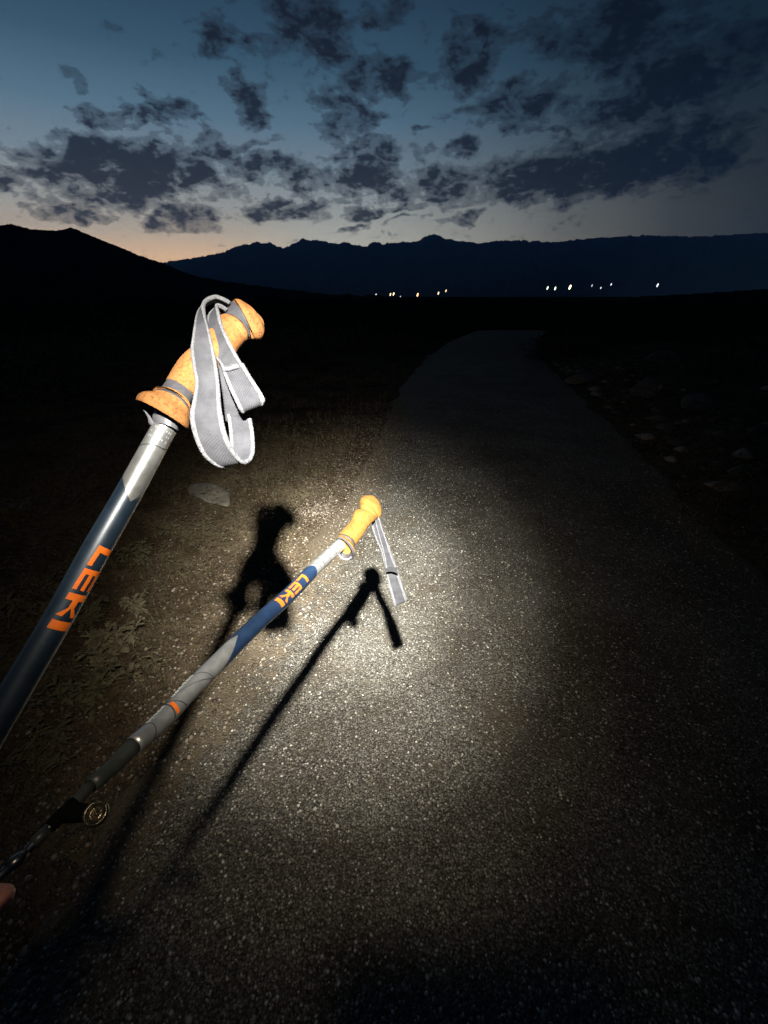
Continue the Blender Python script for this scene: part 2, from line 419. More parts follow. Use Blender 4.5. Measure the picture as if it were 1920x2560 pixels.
# ------------------------------------------------------------------ SETTING: ground, road, hills
ROAD_L = [(-1.30, -3), (-1.15, 0), (-.86, 1.2), (-.46, 2.9), (-.10, 5.2), (.32, 8.6), (1.2, 13), (2.6, 18), (5.2, 25)]
ROAD_R = [(1.75, -3), (2.0, 0), (2.2, 1.3), (2.6, 3.2), (3.0, 5.0), (3.7, 8.8), (4.55, 13.5), (6.3, 19), (9.0, 25)]
def interp(tab, y):
    return float(np.interp(y, [p[1] for p in tab], [p[0] for p in tab]))
def gz(x, y):
    """height of the land: level at the road, low uneven verges, dipping beyond the crest"""
    l, r = interp(ROAD_L, y), interp(ROAD_R, y)
    off = max(l-x, x-r, 0)
    z = -.012
    if off > 0:
        side = 1 if x > r else -1
        z += min(off, 1.0)*.02+(.10*min(max(off-.5, 0), 3) if side > 0 else .05*min(max(off-.8, 0), 4))
        z += min(off*2, 1)*.030*noise.noise(Vector((x*2.3, y*2.3, 1)))+min(off*2, 1)*.014*noise.noise(Vector((x*9, y*9, 4)))
        z += min(off/3, 1)*.35*noise.noise(Vector((x*.35, y*.35, 8)))
    if y > 15: z -= .0012*(min(y, 80)-15)**1.6
    return z
def ground_mesh():
    xs = sorted(set(list(np.linspace(-4, 5, 181))+[-s*(4+ (k**2.2)*.02) for k in range(1, 130) for s in (1,)]+[5+(k**2.2)*.02 for k in range(1, 130)]))
    ys = sorted(set(list(np.linspace(-1, 6, 141))+[-1-(k**2)*.3 for k in range(1, 22)]+[6+(k**2.2)*.03 for k in range(1, 170)]))
    vs = [(x, y, gz(x, y) if y < 600 else -4-0.001*(y-600)) for y in ys for x in xs]
    nx = len(xs); fs = [(j*nx+i, j*nx+i+1, (j+1)*nx+i+1, (j+1)*nx+i) for j in range(len(ys)-1) for i in range(nx-1)]
    return vs, fs
def m_soil():
    m, t, b = mat('verge_soil', 1.0, 0, (.08, .06, .04), 0); o = objc(t)
    f = noise_t(t, o, 2.2, 6, .6); g = noise_t(t, o, 26, 6, .7); h = noise_t(t, o, 130, 3, .7)
    c = mixc(t, ramp(t, f, [(.35, 0.0), (.65, 1.0)]), (.060, .042, .026), (.125, .096, .062))
    c = mixc(t, ramp(t, g, [(.42, 0.0), (.62, .7)]), c, (.035, .030, .016))
    c = mixc(t, ramp(t, h, [(.60, 0.0), (.70, .6)]), c, (.28, .24, .19))
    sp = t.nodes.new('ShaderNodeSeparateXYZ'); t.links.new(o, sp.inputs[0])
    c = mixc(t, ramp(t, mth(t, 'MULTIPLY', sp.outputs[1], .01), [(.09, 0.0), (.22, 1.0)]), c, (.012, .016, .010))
    vo = t.nodes.new('ShaderNodeTexVoronoi'); vo.inputs['Scale'].default_value = 42; t.links.new(o, vo.inputs['Vector'])
    t.links.new(c, b.inputs['Base Color'])
    bump(t, b, mth(t, 'ADD', mth(t, 'ADD', g, mth(t, 'MULTIPLY', h, .4)), mth(t, 'MULTIPLY', vo.outputs['Distance'], .4)), .9, .02)
    return m
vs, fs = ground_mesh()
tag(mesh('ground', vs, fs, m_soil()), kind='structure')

def m_road():
    m, t, b = mat('road_chippings', .8, 0, (.1, .1, .1), .10); o = objc(t)
    v1 = t.nodes.new('ShaderNodeTexVoronoi'); v1.inputs['Scale'].default_value = 115; t.links.new(o, v1.inputs['Vector'])
    v2 = t.nodes.new('ShaderNodeTexVoronoi'); v2.inputs['Scale'].default_value = 210; t.links.new(o, v2.inputs['Vector'])
    s1 = t.nodes.new('ShaderNodeSeparateXYZ'); t.links.new(v1.outputs['Color'], s1.inputs[0])
    s2 = t.nodes.new('ShaderNodeSeparateXYZ'); t.links.new(v2.outputs['Color'], s2.inputs[0])
    c1 = ramp(t, s1.outputs[0], [(0, (.05, .047, .04)), (.4, (.12, .115, .098)), (.75, (.20, .19, .16)), (1, (.38, .365, .315))], 'LINEAR')
    c2 = ramp(t, s2.outputs[1], [(0, (.03, .028, .025)), (.6, (.13, .125, .108)), (1, (.30, .285, .245))], 'LINEAR')
    rim = ramp(t, v1.outputs['Distance'], [(.35, 0.0), (.62, 1.0)])
    c = mixc(t, rim, c1, (.028, .026, .022))
    c = mixc(t, .42, c, c2)
    f = noise_t(t, o, 1.1, 6, .65); g = noise_t(t, o, 6, 5, .7)
    c = mixc(t, ramp(t, noise_t(t, o, 2.7, 6, .7, .5), [(.50, 0.0), (.66, .75)]), c, (.075, .062, .044))
    c = mixc(t, ramp(t, f, [(.35, .8), (.62, 0.0)]), c, mixc(t, 1.0, c, (.55, .50, .46), 'MULTIPLY'))
    c = mixc(t, ramp(t, g, [(.5, 0.0), (.75, .5)]), c, mixc(t, 1.0, c, (.7, .62, .55), 'MULTIPLY'))
    ed = t.nodes.new('ShaderNodeAttribute'); ed.attribute_name = 'edge'; en = noise_t(t, o, 9, 7, .75)
    ef = ramp(t, mth(t, 'ADD', ed.outputs['Fac'], mth(t, 'MULTIPLY', mth(t, 'SUBTRACT', en, .5), 1.6)), [(.30, 1.0), (.62, 0.0)])
    soil = mixc(t, noise_t(t, o, 60, 4, .7), (.050, .038, .024), (.17, .135, .090))
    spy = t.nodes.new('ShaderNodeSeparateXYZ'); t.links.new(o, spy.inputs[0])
    soil = mixc(t, ramp(t, mth(t, 'MULTIPLY', spy.outputs[1], .01), [(.09, 0.0), (.18, 1.0)]), soil, (.012, .016, .010))  # soil goes near-black with distance: the road's dusk fade put into colour
    c = mixc(t, mth(t, 'MULTIPLY', ef, .9), c, soil)
    t.links.new(c, b.inputs['Base Color'])
    t.links.new(ramp(t, s1.outputs[1], [(0, .45), (1, .95)]), b.inputs['Roughness'])
    hgt = mth(t, 'SUBTRACT', mth(t, 'MULTIPLY', s1.outputs[2], .8), v1.outputs['Distance'])
    bump(t, b, mth(t, 'ADD', hgt, mth(t, 'MULTIPLY', v2.outputs['Distance'], -.5)), .9, .006)
    return m
M['road'] = m_road()
vs = []; fs = []; nx = 90; edge_v = []
ys = list(np.linspace(-2.5, 8, 160))+list(np.linspace(8.2, 24, 60))
for y in ys:
    l, r = interp(ROAD_L, y), interp(ROAD_R, y)
    l += .12*noise.noise(Vector((y*1.6, 0, 3)))+.07*noise.noise(Vector((y*5, 0, 3)))+.03*noise.noise(Vector((y*16, 0, 5))); r += .16*noise.noise(Vector((y*1.1, 9, 3)))+.10*noise.noise(Vector((y*4, 9, 3)))+.04*noise.noise(Vector((y*15, 9, 3)))
    for i in range(nx+1):
        x = l+(r-l)*i/nx
        e = min(i, nx-i)
        z = -.030 if e == 0 else .004+.010*math.sin(math.pi*i/nx)+.0025*noise.noise(Vector((x*4, y*4, 2)))
        if y > 15: z -= .0012*(y-15)**1.6
        vs.append((x, y, z)); edge_v.append(min(1.0, (x-l)/(.42+.05*max(y, 0)), (r-x)/(.40+.08*max(y, 0)), max(0, (17-y)/11)))
for j in range(len(ys)-1):
    for i in range(nx): a = j*(nx+1)+i; fs.append((a, a+1, a+nx+2, a+nx+1))
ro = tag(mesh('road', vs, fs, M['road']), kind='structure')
at = ro.data.attributes.new('edge', 'FLOAT', 'POINT'); at.data.foreach_set('value', np.array(edge_v, dtype=np.float32))

def ridge(name, px, dist, base_v, depth, m, rough, rows=26, jag=2.0, dense=1):
    """a mountain side: crest through bearings and heights seen in the photo, foot nearer"""
    us = [p[0] for p in px]; vv = [p[1] for p in px]; n = int((us[-1]-us[0])/3*dense); vs = []; fs = []
    for i in range(n+1):
        u = us[0]+(us[-1]-us[0])*i/n; v = float(np.interp(u, us, vv))
        v += jag*(2.2*noise.noise(Vector((u*.06, 3, 0)))+1.8*noise.noise(Vector((u*.20, 8, 0)))+1.2*abs(noise.noise(Vector((u*.55, 2, 0)))))
        a = (u-960)/F; b = (1280-v)/F; dr = Vector((a, CS+b*SN, -SN+b*CS)); hd = math.hypot(dr.x, dr.y)
        bx, by = dr.x/hd, dr.y/hd; slope = dr.z/hd
        for k in range(rows+1):
            t = k/rows
            r_ = dist-depth*(1-t)
            top = EYE+slope*dist; foot = EYE-4-(.016 if dist > 1000 else .004)*dist
            z = foot+(top-foot)*(t**1.25)
            z += (math.sin(math.pi*t))*rough*noise.fractal(Vector((bx*dist/rough/4, by*dist/rough/4+t*2, t*3)), 1.0, 2.0, 4)
            vs.append((bx*r_, by*r_, z))
        vs.append((bx*(dist+depth*.8), by*(dist+depth*.8), foot))
    kk = rows+2
    for i in range(n):
        for k in range(kk-1): a = i*kk+k; fs.append((a, a+kk, a+kk+1, a+1))
    return tag(mesh(name, vs, fs, m, None, True), kind='structure')
M['far_slope'] = m_simple('far_slope', (.12, .21, .34), 1.0, 0, .004, .3, 0, spec=0)
m_, t_, b_ = mat('slope_painted_haze', 1.0, 0, (.1, .1, .1), 0); o_ = objc(t_); sp_ = t_.nodes.new('ShaderNodeSeparateXYZ'); t_.links.new(o_, sp_.inputs[0])
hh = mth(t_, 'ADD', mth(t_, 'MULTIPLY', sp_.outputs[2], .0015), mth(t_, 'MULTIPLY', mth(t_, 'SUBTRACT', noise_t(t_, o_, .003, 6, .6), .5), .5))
t_.links.new(ramp(t_, hh, [(.02, (.008, .012, .015)), (.75, (.12, .21, .33))], 'LINEAR'), b_.inputs['Base Color']); M['far_slope'] = m_  # distance haze and darkening foot are painted into the slope's blue
M['near_slope'] = m_simple('near_slope', (.030, .036, .028), 1.0, 0, .02, .3, 0, spec=0)
FAR = [(-900, 600), (-300, 640), (300, 668), (417, 655), (463, 647), (521, 638), (556, 631), (584, 618), (631, 606), (677, 607), (709, 621), (752, 598), (810, 602), (845, 609), (862, 604),
       (880, 612), (920, 615), (932, 604), (955, 608), (1030, 604), (1050, 600), (1070, 588), (1090, 584), (1117, 598), (1151, 602), (1205, 608), (1239, 601), (1313, 601), (1387, 605),
       (1475, 595), (1610, 588), (1745, 591), (1920, 581), (2300, 570), (3000, 590)]
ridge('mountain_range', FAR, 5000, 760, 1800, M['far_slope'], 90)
NEAR = [(-1500, 480), (-700, 520), (-200, 548), (0, 563), (26, 560), (87, 574), (142, 576), (179, 569), (203, 578), (249, 598), (301, 618), (347, 638), (405, 657), (451, 677), (521, 699), (637, 713),
        (752, 728), (868, 740), (990, 749)]
ridge('hillside', NEAR, 520, 760, 300, M['near_slope'], 9, jag=1.2)

LOW = [(-600, 752), (300, 752), (520, 749), (700, 752), (860, 756), (950, 758), (1040, 761), (1120, 757), (1230, 760), (1340, 752), (1460, 747), (1600, 741), (1750, 733), (1920, 722), (2400, 700), (3000, 690)]
ridge('wooded_rise', LOW, 230, 772, 90, M['near_slope'], 3, jag=1.6, rows=14)
# ------------------------------------------------------------------ haze
hz_v = [(x, y, z) for z in (-130, 950) for y in (-300, 7400) for x in (-9500, 9500)]
hz = mesh('haze', hz_v, [(0, 2, 3, 1), (4, 5, 7, 6), (0, 1, 5, 4), (2, 6, 7, 3), (0, 4, 6, 2), (1, 3, 7, 5)], bpy.data.materials.new('haze_air'), None, False)
tag(hz, kind='stuff')
hm = hz.data.materials[0]; hm.use_nodes = True; ht = hm.node_tree; ht.nodes.clear()
pv = ht.nodes.new('ShaderNodeVolumePrincipled'); pv.inputs['Density'].default_value = 9e-5
pv.inputs['Color'].default_value = (.16, .44, 1, 1); pv.inputs['Anisotropy'].default_value = .2
ho = ht.nodes.new('ShaderNodeOutputMaterial'); ht.links.new(pv.outputs[0], ho.inputs['Volume'])

# ------------------------------------------------------------------ village lights across the valley
LIGHTS = [(940, 737, 3.0, 'w', .5), (976, 736, 3.4, 'y', .9), (984, 735, 3.6, 'y', 1.2), (1001, 742, 2.6, 'w', .3), (1044, 737, 4.2, 'o', 1.2), (1096, 733, 3.6, 'y', .8), (1115, 727, 3.0, 'y', .7),
          (1369, 720, 4.0, 'g', .8), (1388, 721, 4.0, 'g', 1.0), (1425, 718, 5.4, 'y', 1.8), (1480, 714, 3.0, 'w', .3), (1502, 720, 2.4, 'w', .6), (1528, 711, 3.0, 'w', .5), (1644, 713, 4.4, 'w', .6)]
LAB = ['small white lamp at the left end of the distant village row', 'first of two close yellow lamps in the left village row', 'brighter second of two close yellow lamps in the left village row',
       'faint low lamp right of the close yellow pair', 'single orange lamp in the middle of the left village row', 'yellow lamp right of the orange one in the left village row',
       'small lamp at the right end of the left village row', 'greenish lamp at the left end of the right village row', 'greenish lamp beside the brightest yellow lamp',
       'brightest yellow lamp of the right village row', 'faint white lamp just right of the brightest yellow one', 'tiny low white lamp among the three faint ones',
       'upper small white lamp right of the tiny low one', 'lone white lamp far right beneath the dark mountain']
ECOL = {'w': (.85, .90, 1), 'y': (1, .80, .42), 'o': (1, .58, .25), 'g': (.85, 1, .65)}
EM = {}
def lampmat(k, s):
    key = (k, s)
    if key not in EM:
        m = bpy.data.materials.new('lamp_glow'); m.use_nodes = True; t = m.node_tree; t.nodes.clear()
        e = t.nodes.new('ShaderNodeEmission'); e.inputs[0].default_value = ECOL[k]+(1,); e.inputs[1].default_value = s*3.0
        o_ = t.nodes.new('ShaderNodeOutputMaterial'); t.links.new(e.outputs[0], o_.inputs[0]); EM[key] = m
    return EM[key]
def box(vs, fs, c, sx, sy, sz, taper=1.0):
    b = len(vs)
    for z, k in ((-sz, 1), (sz, taper)):
        for y in (-sy, sy):
            for x in (-sx, sx): vs.append((c[0]+x*k, c[1]+y*k, c[2]+z))
    fs += [(b, b+2, b+3, b+1), (b+4, b+5, b+7, b+6), (b, b+1, b+5, b+4), (b+2, b+6, b+7, b+3), (b, b+4, b+6, b+2), (b+1, b+3, b+7, b+5)]
M['post'] = m_simple('post_metal', (.05, .05, .055), .6, .3, 3, .2, 0)
for (u, v, s_, k, st), lab in zip(LIGHTS, LAB):
    p = P(u, v, 700); q = 700/F
    rt = empty('street_lamp', (p.x, p.y, p.z-8.5), label=lab, cat='street lamp', group='lamps of the distant village')
    vs = []; fs = []; box(vs, fs, (p.x, p.y+.5, p.z-4.6), .12, .12, 4.0, .6); box(vs, fs, (p.x, p.y+.2, p.z+q*s_*.9+.1), .35, .6, .10, .8)
    mesh('post', vs, fs, M['post'], rt, False)
    bm = bmesh.new(); bmesh.ops.create_uvsphere(bm, u_segments=10, v_segments=8, radius=1)
    for x in bm.verts: x.co = Vector((p.x+x.co.x*q*s_*.42+x.co.z*q*s_*.22, p.y+x.co.y*q, p.z+x.co.z*q*s_*.95))
    me = bpy.data.meshes.new('lantern'); bm.to_mesh(me); bm.free()
    o = mesh('lantern', [x.co for x in me.vertices], [tuple(f.vertices) for f in me.polygons], lampmat(k, st), rt); bpy.data.meshes.remove(me)

# ------------------------------------------------------------------ loose chippings on the road, pebbles on the verge
def stones(name, pts, m, kind='stuff'):
    """pts: (x, y, z, size, squash)"""
    base = np.array([(1, 0, 0), (.3, .95, .1), (-.8, .55, 0), (-.8, -.6, .1), (.35, -.95, 0), (.1, .05, .75), (0, 0, -.5)])
    tri = [(0, 1, 5), (1, 2, 5), (2, 3, 5), (3, 4, 5), (4, 0, 5), (1, 0, 6), (2, 1, 6), (3, 2, 6), (4, 3, 6), (0, 4, 6)]
    n = len(pts); rng = np.random.default_rng(5); V = np.empty((n, 7, 3)); a = rng.uniform(0, 6.28, n)
    jit = rng.uniform(.7, 1.3, (n, 7, 3)); pts = np.array(pts)
    b = base[None]*jit; ca, sa = np.cos(a)[:, None], np.sin(a)[:, None]
    V[:, :, 0] = (b[:, :, 0]*ca-b[:, :, 1]*sa)*pts[:, 3:4]+pts[:, 0:1]; V[:, :, 1] = (b[:, :, 0]*sa+b[:, :, 1]*ca)*pts[:, 3:4]+pts[:, 1:2]
    V[:, :, 2] = b[:, :, 2]*pts[:, 3:4]*pts[:, 4:5]+pts[:, 2:3]
    F_ = (np.arange(n)[:, None, None]*7+np.array(tri)[None]).reshape(-1, 3)
    me = bpy.data.meshes.new(name); me.vertices.add(n*7); me.vertices.foreach_set('co', V.ravel())
    me.loops.add(len(F_)*3); me.loops.foreach_set('vertex_index', F_.ravel().astype(np.int32))
    me.polygons.add(len(F_)); me.polygons.foreach_set('loop_start', np.arange(0, len(F_)*3, 3, dtype=np.int32))
    me.update(calc_edges=True); me.materials.append(m)
    at = me.attributes.new('tone', 'FLOAT', 'FACE'); at.data.foreach_set('value', np.repeat(rng.uniform(0, 1, n), 10).astype(np.float32))
    o = bpy.data.objects.new(name, me); C.objects.link(o); return tag(o, kind=kind)
def m_stone(name, stops):
    m, t, b = mat(name, .75, 0, (.3, .3, .3), .4); at = t.nodes.new('ShaderNodeAttribute'); at.attribute_name = 'tone'
    t.links.new(ramp(t, at.outputs['Fac'], stops, 'LINEAR'), b.inputs['Base Color']); return m
M['chip'] = m_stone('chip_stone', [(0, (.04, .036, .030)), (.4, (.12, .112, .092)), (.8, (.24, .228, .19)), (1, (.50, .48, .41))])
M['pebble'] = m_stone('pebble_stone', [(0, (.04, .03, .022)), (.7, (.095, .075, .052)), (1, (.26, .22, .17))])
pts = []
for k in range(34000):
    y = .35+7.2*R.random()**1.7; l, r = interp(ROAD_L, y), interp(ROAD_R, y)
    x = l+.04+(r-l-.08)*R.random(); s = R.choice([.0025, .003, .0035, .004, .005])*(1+.5*R.random())
    fx = (x-l)/(r-l); z = .004+.010*math.sin(math.pi*fx)+.0025*noise.noise(Vector((x*4, y*4, 2)))
    pts.append((x, y, z+s*.08, s, .55+.3*R.random()))
for k in range(900):
    y = .35+5*R.random(); l, r = interp(ROAD_L, y), interp(ROAD_R, y); x = l+.1+(r-l-.2)*R.random(); s = .005+.006*R.random()**2
    pts.append((x, y, .013+s*.05, s, .35))
stones('road_chippings', pts, M['chip'])
pts = []
for k in range(26000):
    y = .3+7.0*R.random()**1.4; l, r = interp(ROAD_L, y), interp(ROAD_R, y)
    d_ = abs(R.gauss(0, .45)); d_ = d_ if R.random() < .8 else -d_*.35
    x = l-d_ if R.random() < .8 else r+d_; s = .003+.010*R.random()**3
    if x < -3.4: continue
    pts.append((x, y, max(gz(x, y), .006 if l+.05 < x < r-.05 else -.008)+s*.1, s, .6+.3*R.random()))
for k in range(900):      # crumbled pale patch at the road's broken edge
    c0 = G(800, 1278); x = c0.x+R.gauss(0, .10); y = c0.y+R.gauss(0, .09); s = .004+.010*R.random()**2
    pts.append((x, y, max(gz(x, y), .004)+s*.15, s, .7))
stones('verge_gravel', pts, M['pebble'])
pts = []
for k in range(420):
    y = R.uniform(3.5, 13); x = interp(ROAD_R, y)+.2+abs(R.gauss(0, 1.3)); s = .02+.13*R.random()**3
    pts.append((x, y, gz(x, y)+s*.1, s, .6+.3*R.random()))
stones('bank_rubble', pts, M['pebble'])

# ------------------------------------------------------------------ rocks
M['rock'] = m_simple('pale_rock', (.10, .092, .078), .9, 0, 18, .35, .6, .01)
M['rock_slab'] = m_simple('grey_slab', (.13, .12, .095), .9, 0, 18, .3, .5, .008)
def rock(name, c, size, rot, m, label, seed, group=None):
    bm = bmesh.new(); bmesh.ops.create_icosphere(bm, subdivisions=4, radius=1)
    rq = random.Random(int(seed*10)); cuts = [(Vector((rq.gauss(0, 1), rq.gauss(0, 1), rq.gauss(0, .8))).normalized(), rq.uniform(.55, .85)) for _ in range(14)]
    for v in bm.verts:
        n_ = v.co.normalized(); k = 1+.15*noise.noise(n_*1.4+Vector((seed, 0, 0)))
        for (cn, cd) in cuts:
            dd = n_.dot(cn)
            if dd > 1e-3: k = min(k, cd/dd)
        k += .035*noise.noise(n_*5+Vector((seed, 3, 0)))+.015*noise.noise(n_*14)
        v.co = Vector((n_.x*size[0]*k, n_.y*size[1]*k, n_.z*size[2]*k)); v.co.z = max(v.co.z, -.3*size[2])
    me = bpy.data.meshes.new(name); bm.to_mesh(me); bm.free(); me.polygons.foreach_set('use_smooth', [True]*len(me.polygons)); me.materials.append(m)
    o = bpy.data.objects.new(name, me); C.objects.link(o); o.location = c; o.rotation_euler = (0, 0, rot)
    return tag(o, label, 'rock', group)
def gp(u, v, dz=0.0):
    p = G(u, v)
    for _ in range(6): p = G(u, v, gz(p.x, p.y))
    return p+Vector((0, 0, dz))
rock('rock', gp(515, 1240, .02), (.36, .15, .07), math.radians(-36), M['rock_slab'], 'long pale flat rock lying on the left verge behind the near pole', 3.4)
rock('rock', gp(1450, 958, .05), (.38, .22, .16), .3, M['rock'], 'low pale rock on the right verge nearest the road edge', 4.1, 'rocks on the right verge')
rock('rock', gp(1605, 985, .06), (.36, .26, .22), 1.1, M['rock'], 'rounded rock in the middle of the right verge rocks', 7.7, 'rocks on the right verge')
rock('rock', gp(1650, 905, .06), (.45, .28, .24), -.4, M['rock'], 'rock furthest up the right bank, behind the others', 2.9, 'rocks on the right verge')
rock('rock', gp(1735, 1020, .05), (.34, .22, .16), .8, M['rock'], 'rightmost low rock of the right verge', 9.2, 'rocks on the right verge')
rock('stone', gp(1355, 1652, .012), (.045, .032, .016), .5, M['rock'], 'small lone stone on the road surface right of the light pool', 5.5)['category'] = 'stone'

# ------------------------------------------------------------------ plants
def leafmat(name, c0, c1):
    m, t, b = mat(name, .7, 0, c0, .3); oi = t.nodes.new('ShaderNodeTexCoord').outputs['Object']
    t.links.new(mixc(t, noise_t(t, oi, 25, 3), c0, c1), b.inputs['Base Color']); return m
M['weed'] = leafmat('weed_leaf', (.045, .044, .022), (.105, .090, .050))
M['weed_pale'] = leafmat('weed_leaf_pale', (.090, .082, .048), (.165, .145, .090))
M['bush'] = leafmat('bush_leaf', (.022, .032, .014), (.05, .06, .026))
M['dry'] = leafmat('dry_grass', (.075, .056, .030), (.14, .108, .060))
M['stem'] = m_simple('stem', (.10, .075, .04), .9, 0, 60, .3, .3, .001)
def leaf(vs, fs, base, dirv, L, Wd, lobes, curl):
    """a lobed, folded leaf"""
    d = dirv.normalized(); side = d.cross(Vector((0, 0, 1)))
    if side.length < .1: side = Vector((1, 0, 0))
    side.normalize(); up = side.cross(d).normalized(); n = 2*lobes+1; b0 = len(vs)
    for i in range(n+1):
        t = i/n; wv = Wd*math.sin(math.pi*min(1, t*.92+.06))*(1.0 if i % 2 else .42)
        c = base+d*L*t-Vector((0, 0, 1))*curl*L*t*t+up*.0
        fo = .2+.9*((b0*7919) % 13)/13; vs += [c-side*wv+up*wv*fo, c, c+side*wv+up*wv*(.9-fo*.5)]
    for i in range(n):
        a = b0+3*i; fs += [(a, a+1, a+4, a+3), (a+1, a+2, a+5, a+4)]
def weed(c, size, seed, label, m, stems=9, cat='plant', group='weeds on the left verge', name='weed'):
    rr = random.Random(seed); rt = empty(name, c, label=label, cat=cat, group=group); vs = []; fs = []; sv = []; sf = []
    for s_ in range(stems):
        a = rr.uniform(0, 6.28); tilt = rr.uniform(.25, 1.15); L = size*rr.uniform(.55, 1.1)
        dv = Vector((math.cos(a)*math.sin(tilt), math.sin(a)*math.sin(tilt), math.cos(tilt)))
        pos = Vector(c)+Vector((rr.gauss(0, .1), rr.gauss(0, .1), 0))*size*.5; prev = pos.copy()
        n = 7
        for i in range(n):
            nx_ = prev+dv*L/n+Vector((rr.gauss(0, .08), rr.gauss(0, .08), -.05*i))*L/n
            sd = dv.cross(Vector((.3, .7, .2))).normalized()*size*.012; s2 = dv.cross(sd).normalized()*size*.012
            b = len(sv); sv += [prev-sd, prev+sd, prev+s2, nx_-sd, nx_+sd, nx_+s2]; sf += [(b, b+1, b+4, b+3), (b+1, b+2, b+5, b+4), (b+2, b, b+3, b+5)]
            prev = nx_
            for q in range(3):
                la = rr.uniform(0, 6.28); ld = Vector((math.cos(la), math.sin(la), rr.uniform(.0, .8)))
                leaf(vs, fs, prev, ld, size*rr.uniform(.18, .36), size*rr.uniform(.05, .10), 3, rr.uniform(.1, .7))
    mesh('leaves', vs, fs, m, rt, False); mesh('stem', sv, sf, M['stem'], rt, False)
W_ = [(285, 1640, .20, 'pale leafy weed clump, the largest beside the near pole shaft', 'weed_pale', 16), (345, 1530, .13, 'small leafy weed just above the large pale clump', 'weed_pale', 9),
      (350, 1400, .17, 'leafy weed right of the orange lettering of the near pole', 'weed', 12), (215, 1560, .16, 'olive weed between the near pole and the large pale clump', 'weed', 10),
      (230, 1740, .18, 'low spreading weed under the large pale clump', 'weed', 12), (90, 1560, .22, 'dark weed left of the near pole shaft', 'weed', 10), (60, 1300, .25, 'broad weed at the left frame edge above the near shaft', 'weed', 10),
      (420, 1330, .12, 'small weed below the long flat rock', 'weed', 8), (130, 1880, .14, 'low weed above the thin section of the far pole', 'weed', 9), (170, 1430, .14, 'weed half hidden behind the near shaft lettering', 'weed', 8)]
for i, (u, v, s_, lab, mm, n_) in enumerate(W_): weed(tuple(gp(u, v)), s_, 30+i, lab, M[mm], n_)
def scrub(name, spots, m, seed, stems, m_kind='stuff'):
    rr = random.Random(seed); vs = []; fs = []
    for (x, y, size) in spots:
        c_ = Vector((x, y, gz(x, y)))
        for _ in range(stems):
            a = rr.uniform(0, 6.28); tilt = rr.uniform(.2, 1.2); L = size*rr.uniform(.5, 1.15)
            dv = Vector((math.cos(a)*math.sin(tilt), math.sin(a)*math.sin(tilt), math.cos(tilt))); p0 = c_+Vector((rr.gauss(0, .3), rr.gauss(0, .3), 0))*size
            sd = dv.cross(Vector((.3, .7, .2))).normalized()*size*.010; b = len(vs); q1 = p0+dv*L; s2 = dv.cross(sd).normalized()*size*.012
            vs += [p0-sd, p0+sd, p0+s2, q1]; fs += [(b, b+1, b+3), (b+1, b+2, b+3), (b+2, b, b+3)]
            for q_ in range(7):
                la = rr.uniform(0, 6.28); leaf(vs, fs, p0.lerp(q1, rr.uniform(.15, 1)), Vector((math.cos(la), math.sin(la), rr.uniform(-.1, .9))), size*rr.uniform(.12, .30), size*rr.uniform(.03, .07), 2, rr.uniform(.1, .7))
    tag(mesh(name, vs, fs, m, None, False), kind=m_kind)
rs = random.Random(99); sp_l = []; sp_r = []
for i in range(420):
    y = .8+4.6*rs.random(); l = interp(ROAD_L, y); sp_l.append((l-.25-rs.random()**.9*2.8, y, rs.uniform(.04, .17)))
for i in range(120):
    y = rs.uniform(2.5, 13); r_ = interp(ROAD_R, y); sp_r.append((r_+.25+rs.random()*3.4, y, rs.uniform(.12, .36)))
M['scrub'] = leafmat('scrub_leaf', (.055, .046, .026), (.135, .112, .066)); scrub('verge_scrub', sp_l, M['scrub'], 5, 6); scrub('bank_scrub', sp_r, M['scrub'], 6, 8)
# grass and litter on the verges
def grass(name, regions, m, seed):
    rr = random.Random(seed); vs = []; fs = []
    for (x0, x1, y0, y1, n, h) in regions:
        for _ in range(n):
            x = rr.uniform(x0, x1); y = rr.uniform(y0, y1); l, r = interp(ROAD_L, y), interp(ROAD_R, y)
            if l-.12 < x < r+.1: continue
            dens_ = noise.noise(Vector((x*1.5, y*1.5, 20)))
            if dens_ < -.05+rr.uniform(-.15, .15): continue
            z = gz(x, y)
            for b_ in range(6):
                a = rr.uniform(0, 6.28); L = h*rr.uniform(.4, 1.2); t = rr.uniform(.2, 1.3); wd = h*.022
                d = Vector((math.cos(a)*math.sin(t), math.sin(a)*math.sin(t), math.cos(t))); s = Vector((-math.sin(a), math.cos(a), 0))*wd
                p = Vector((x+rr.gauss(0, .02), y+rr.gauss(0, .02), z)); q = p+d*L*.6; e = p+d*L-Vector((0, 0, .25*L)); b = len(vs)
                vs += [p-s, p+s, q-s*.7, q+s*.7, e]; fs += [(b, b+1, b+3, b+2), (b+2, b+3, b+4)]
    tag(mesh(name, vs, fs, m, None, False), kind='stuff')
grass('verge_grass', [(-3.6, -.2, .4, 5, 3000, .06), (-6, .5, 5, 12, 3500, .14), (2.2, 4.5, 1.0, 7, 1600, .09)], M['dry'], 3)
grass('green_verge_grass', [(-3.6, -.2, .4, 5, 5200, .05), (2.2, 7, 1.5, 12, 4000, .14)], M['weed'], 4)
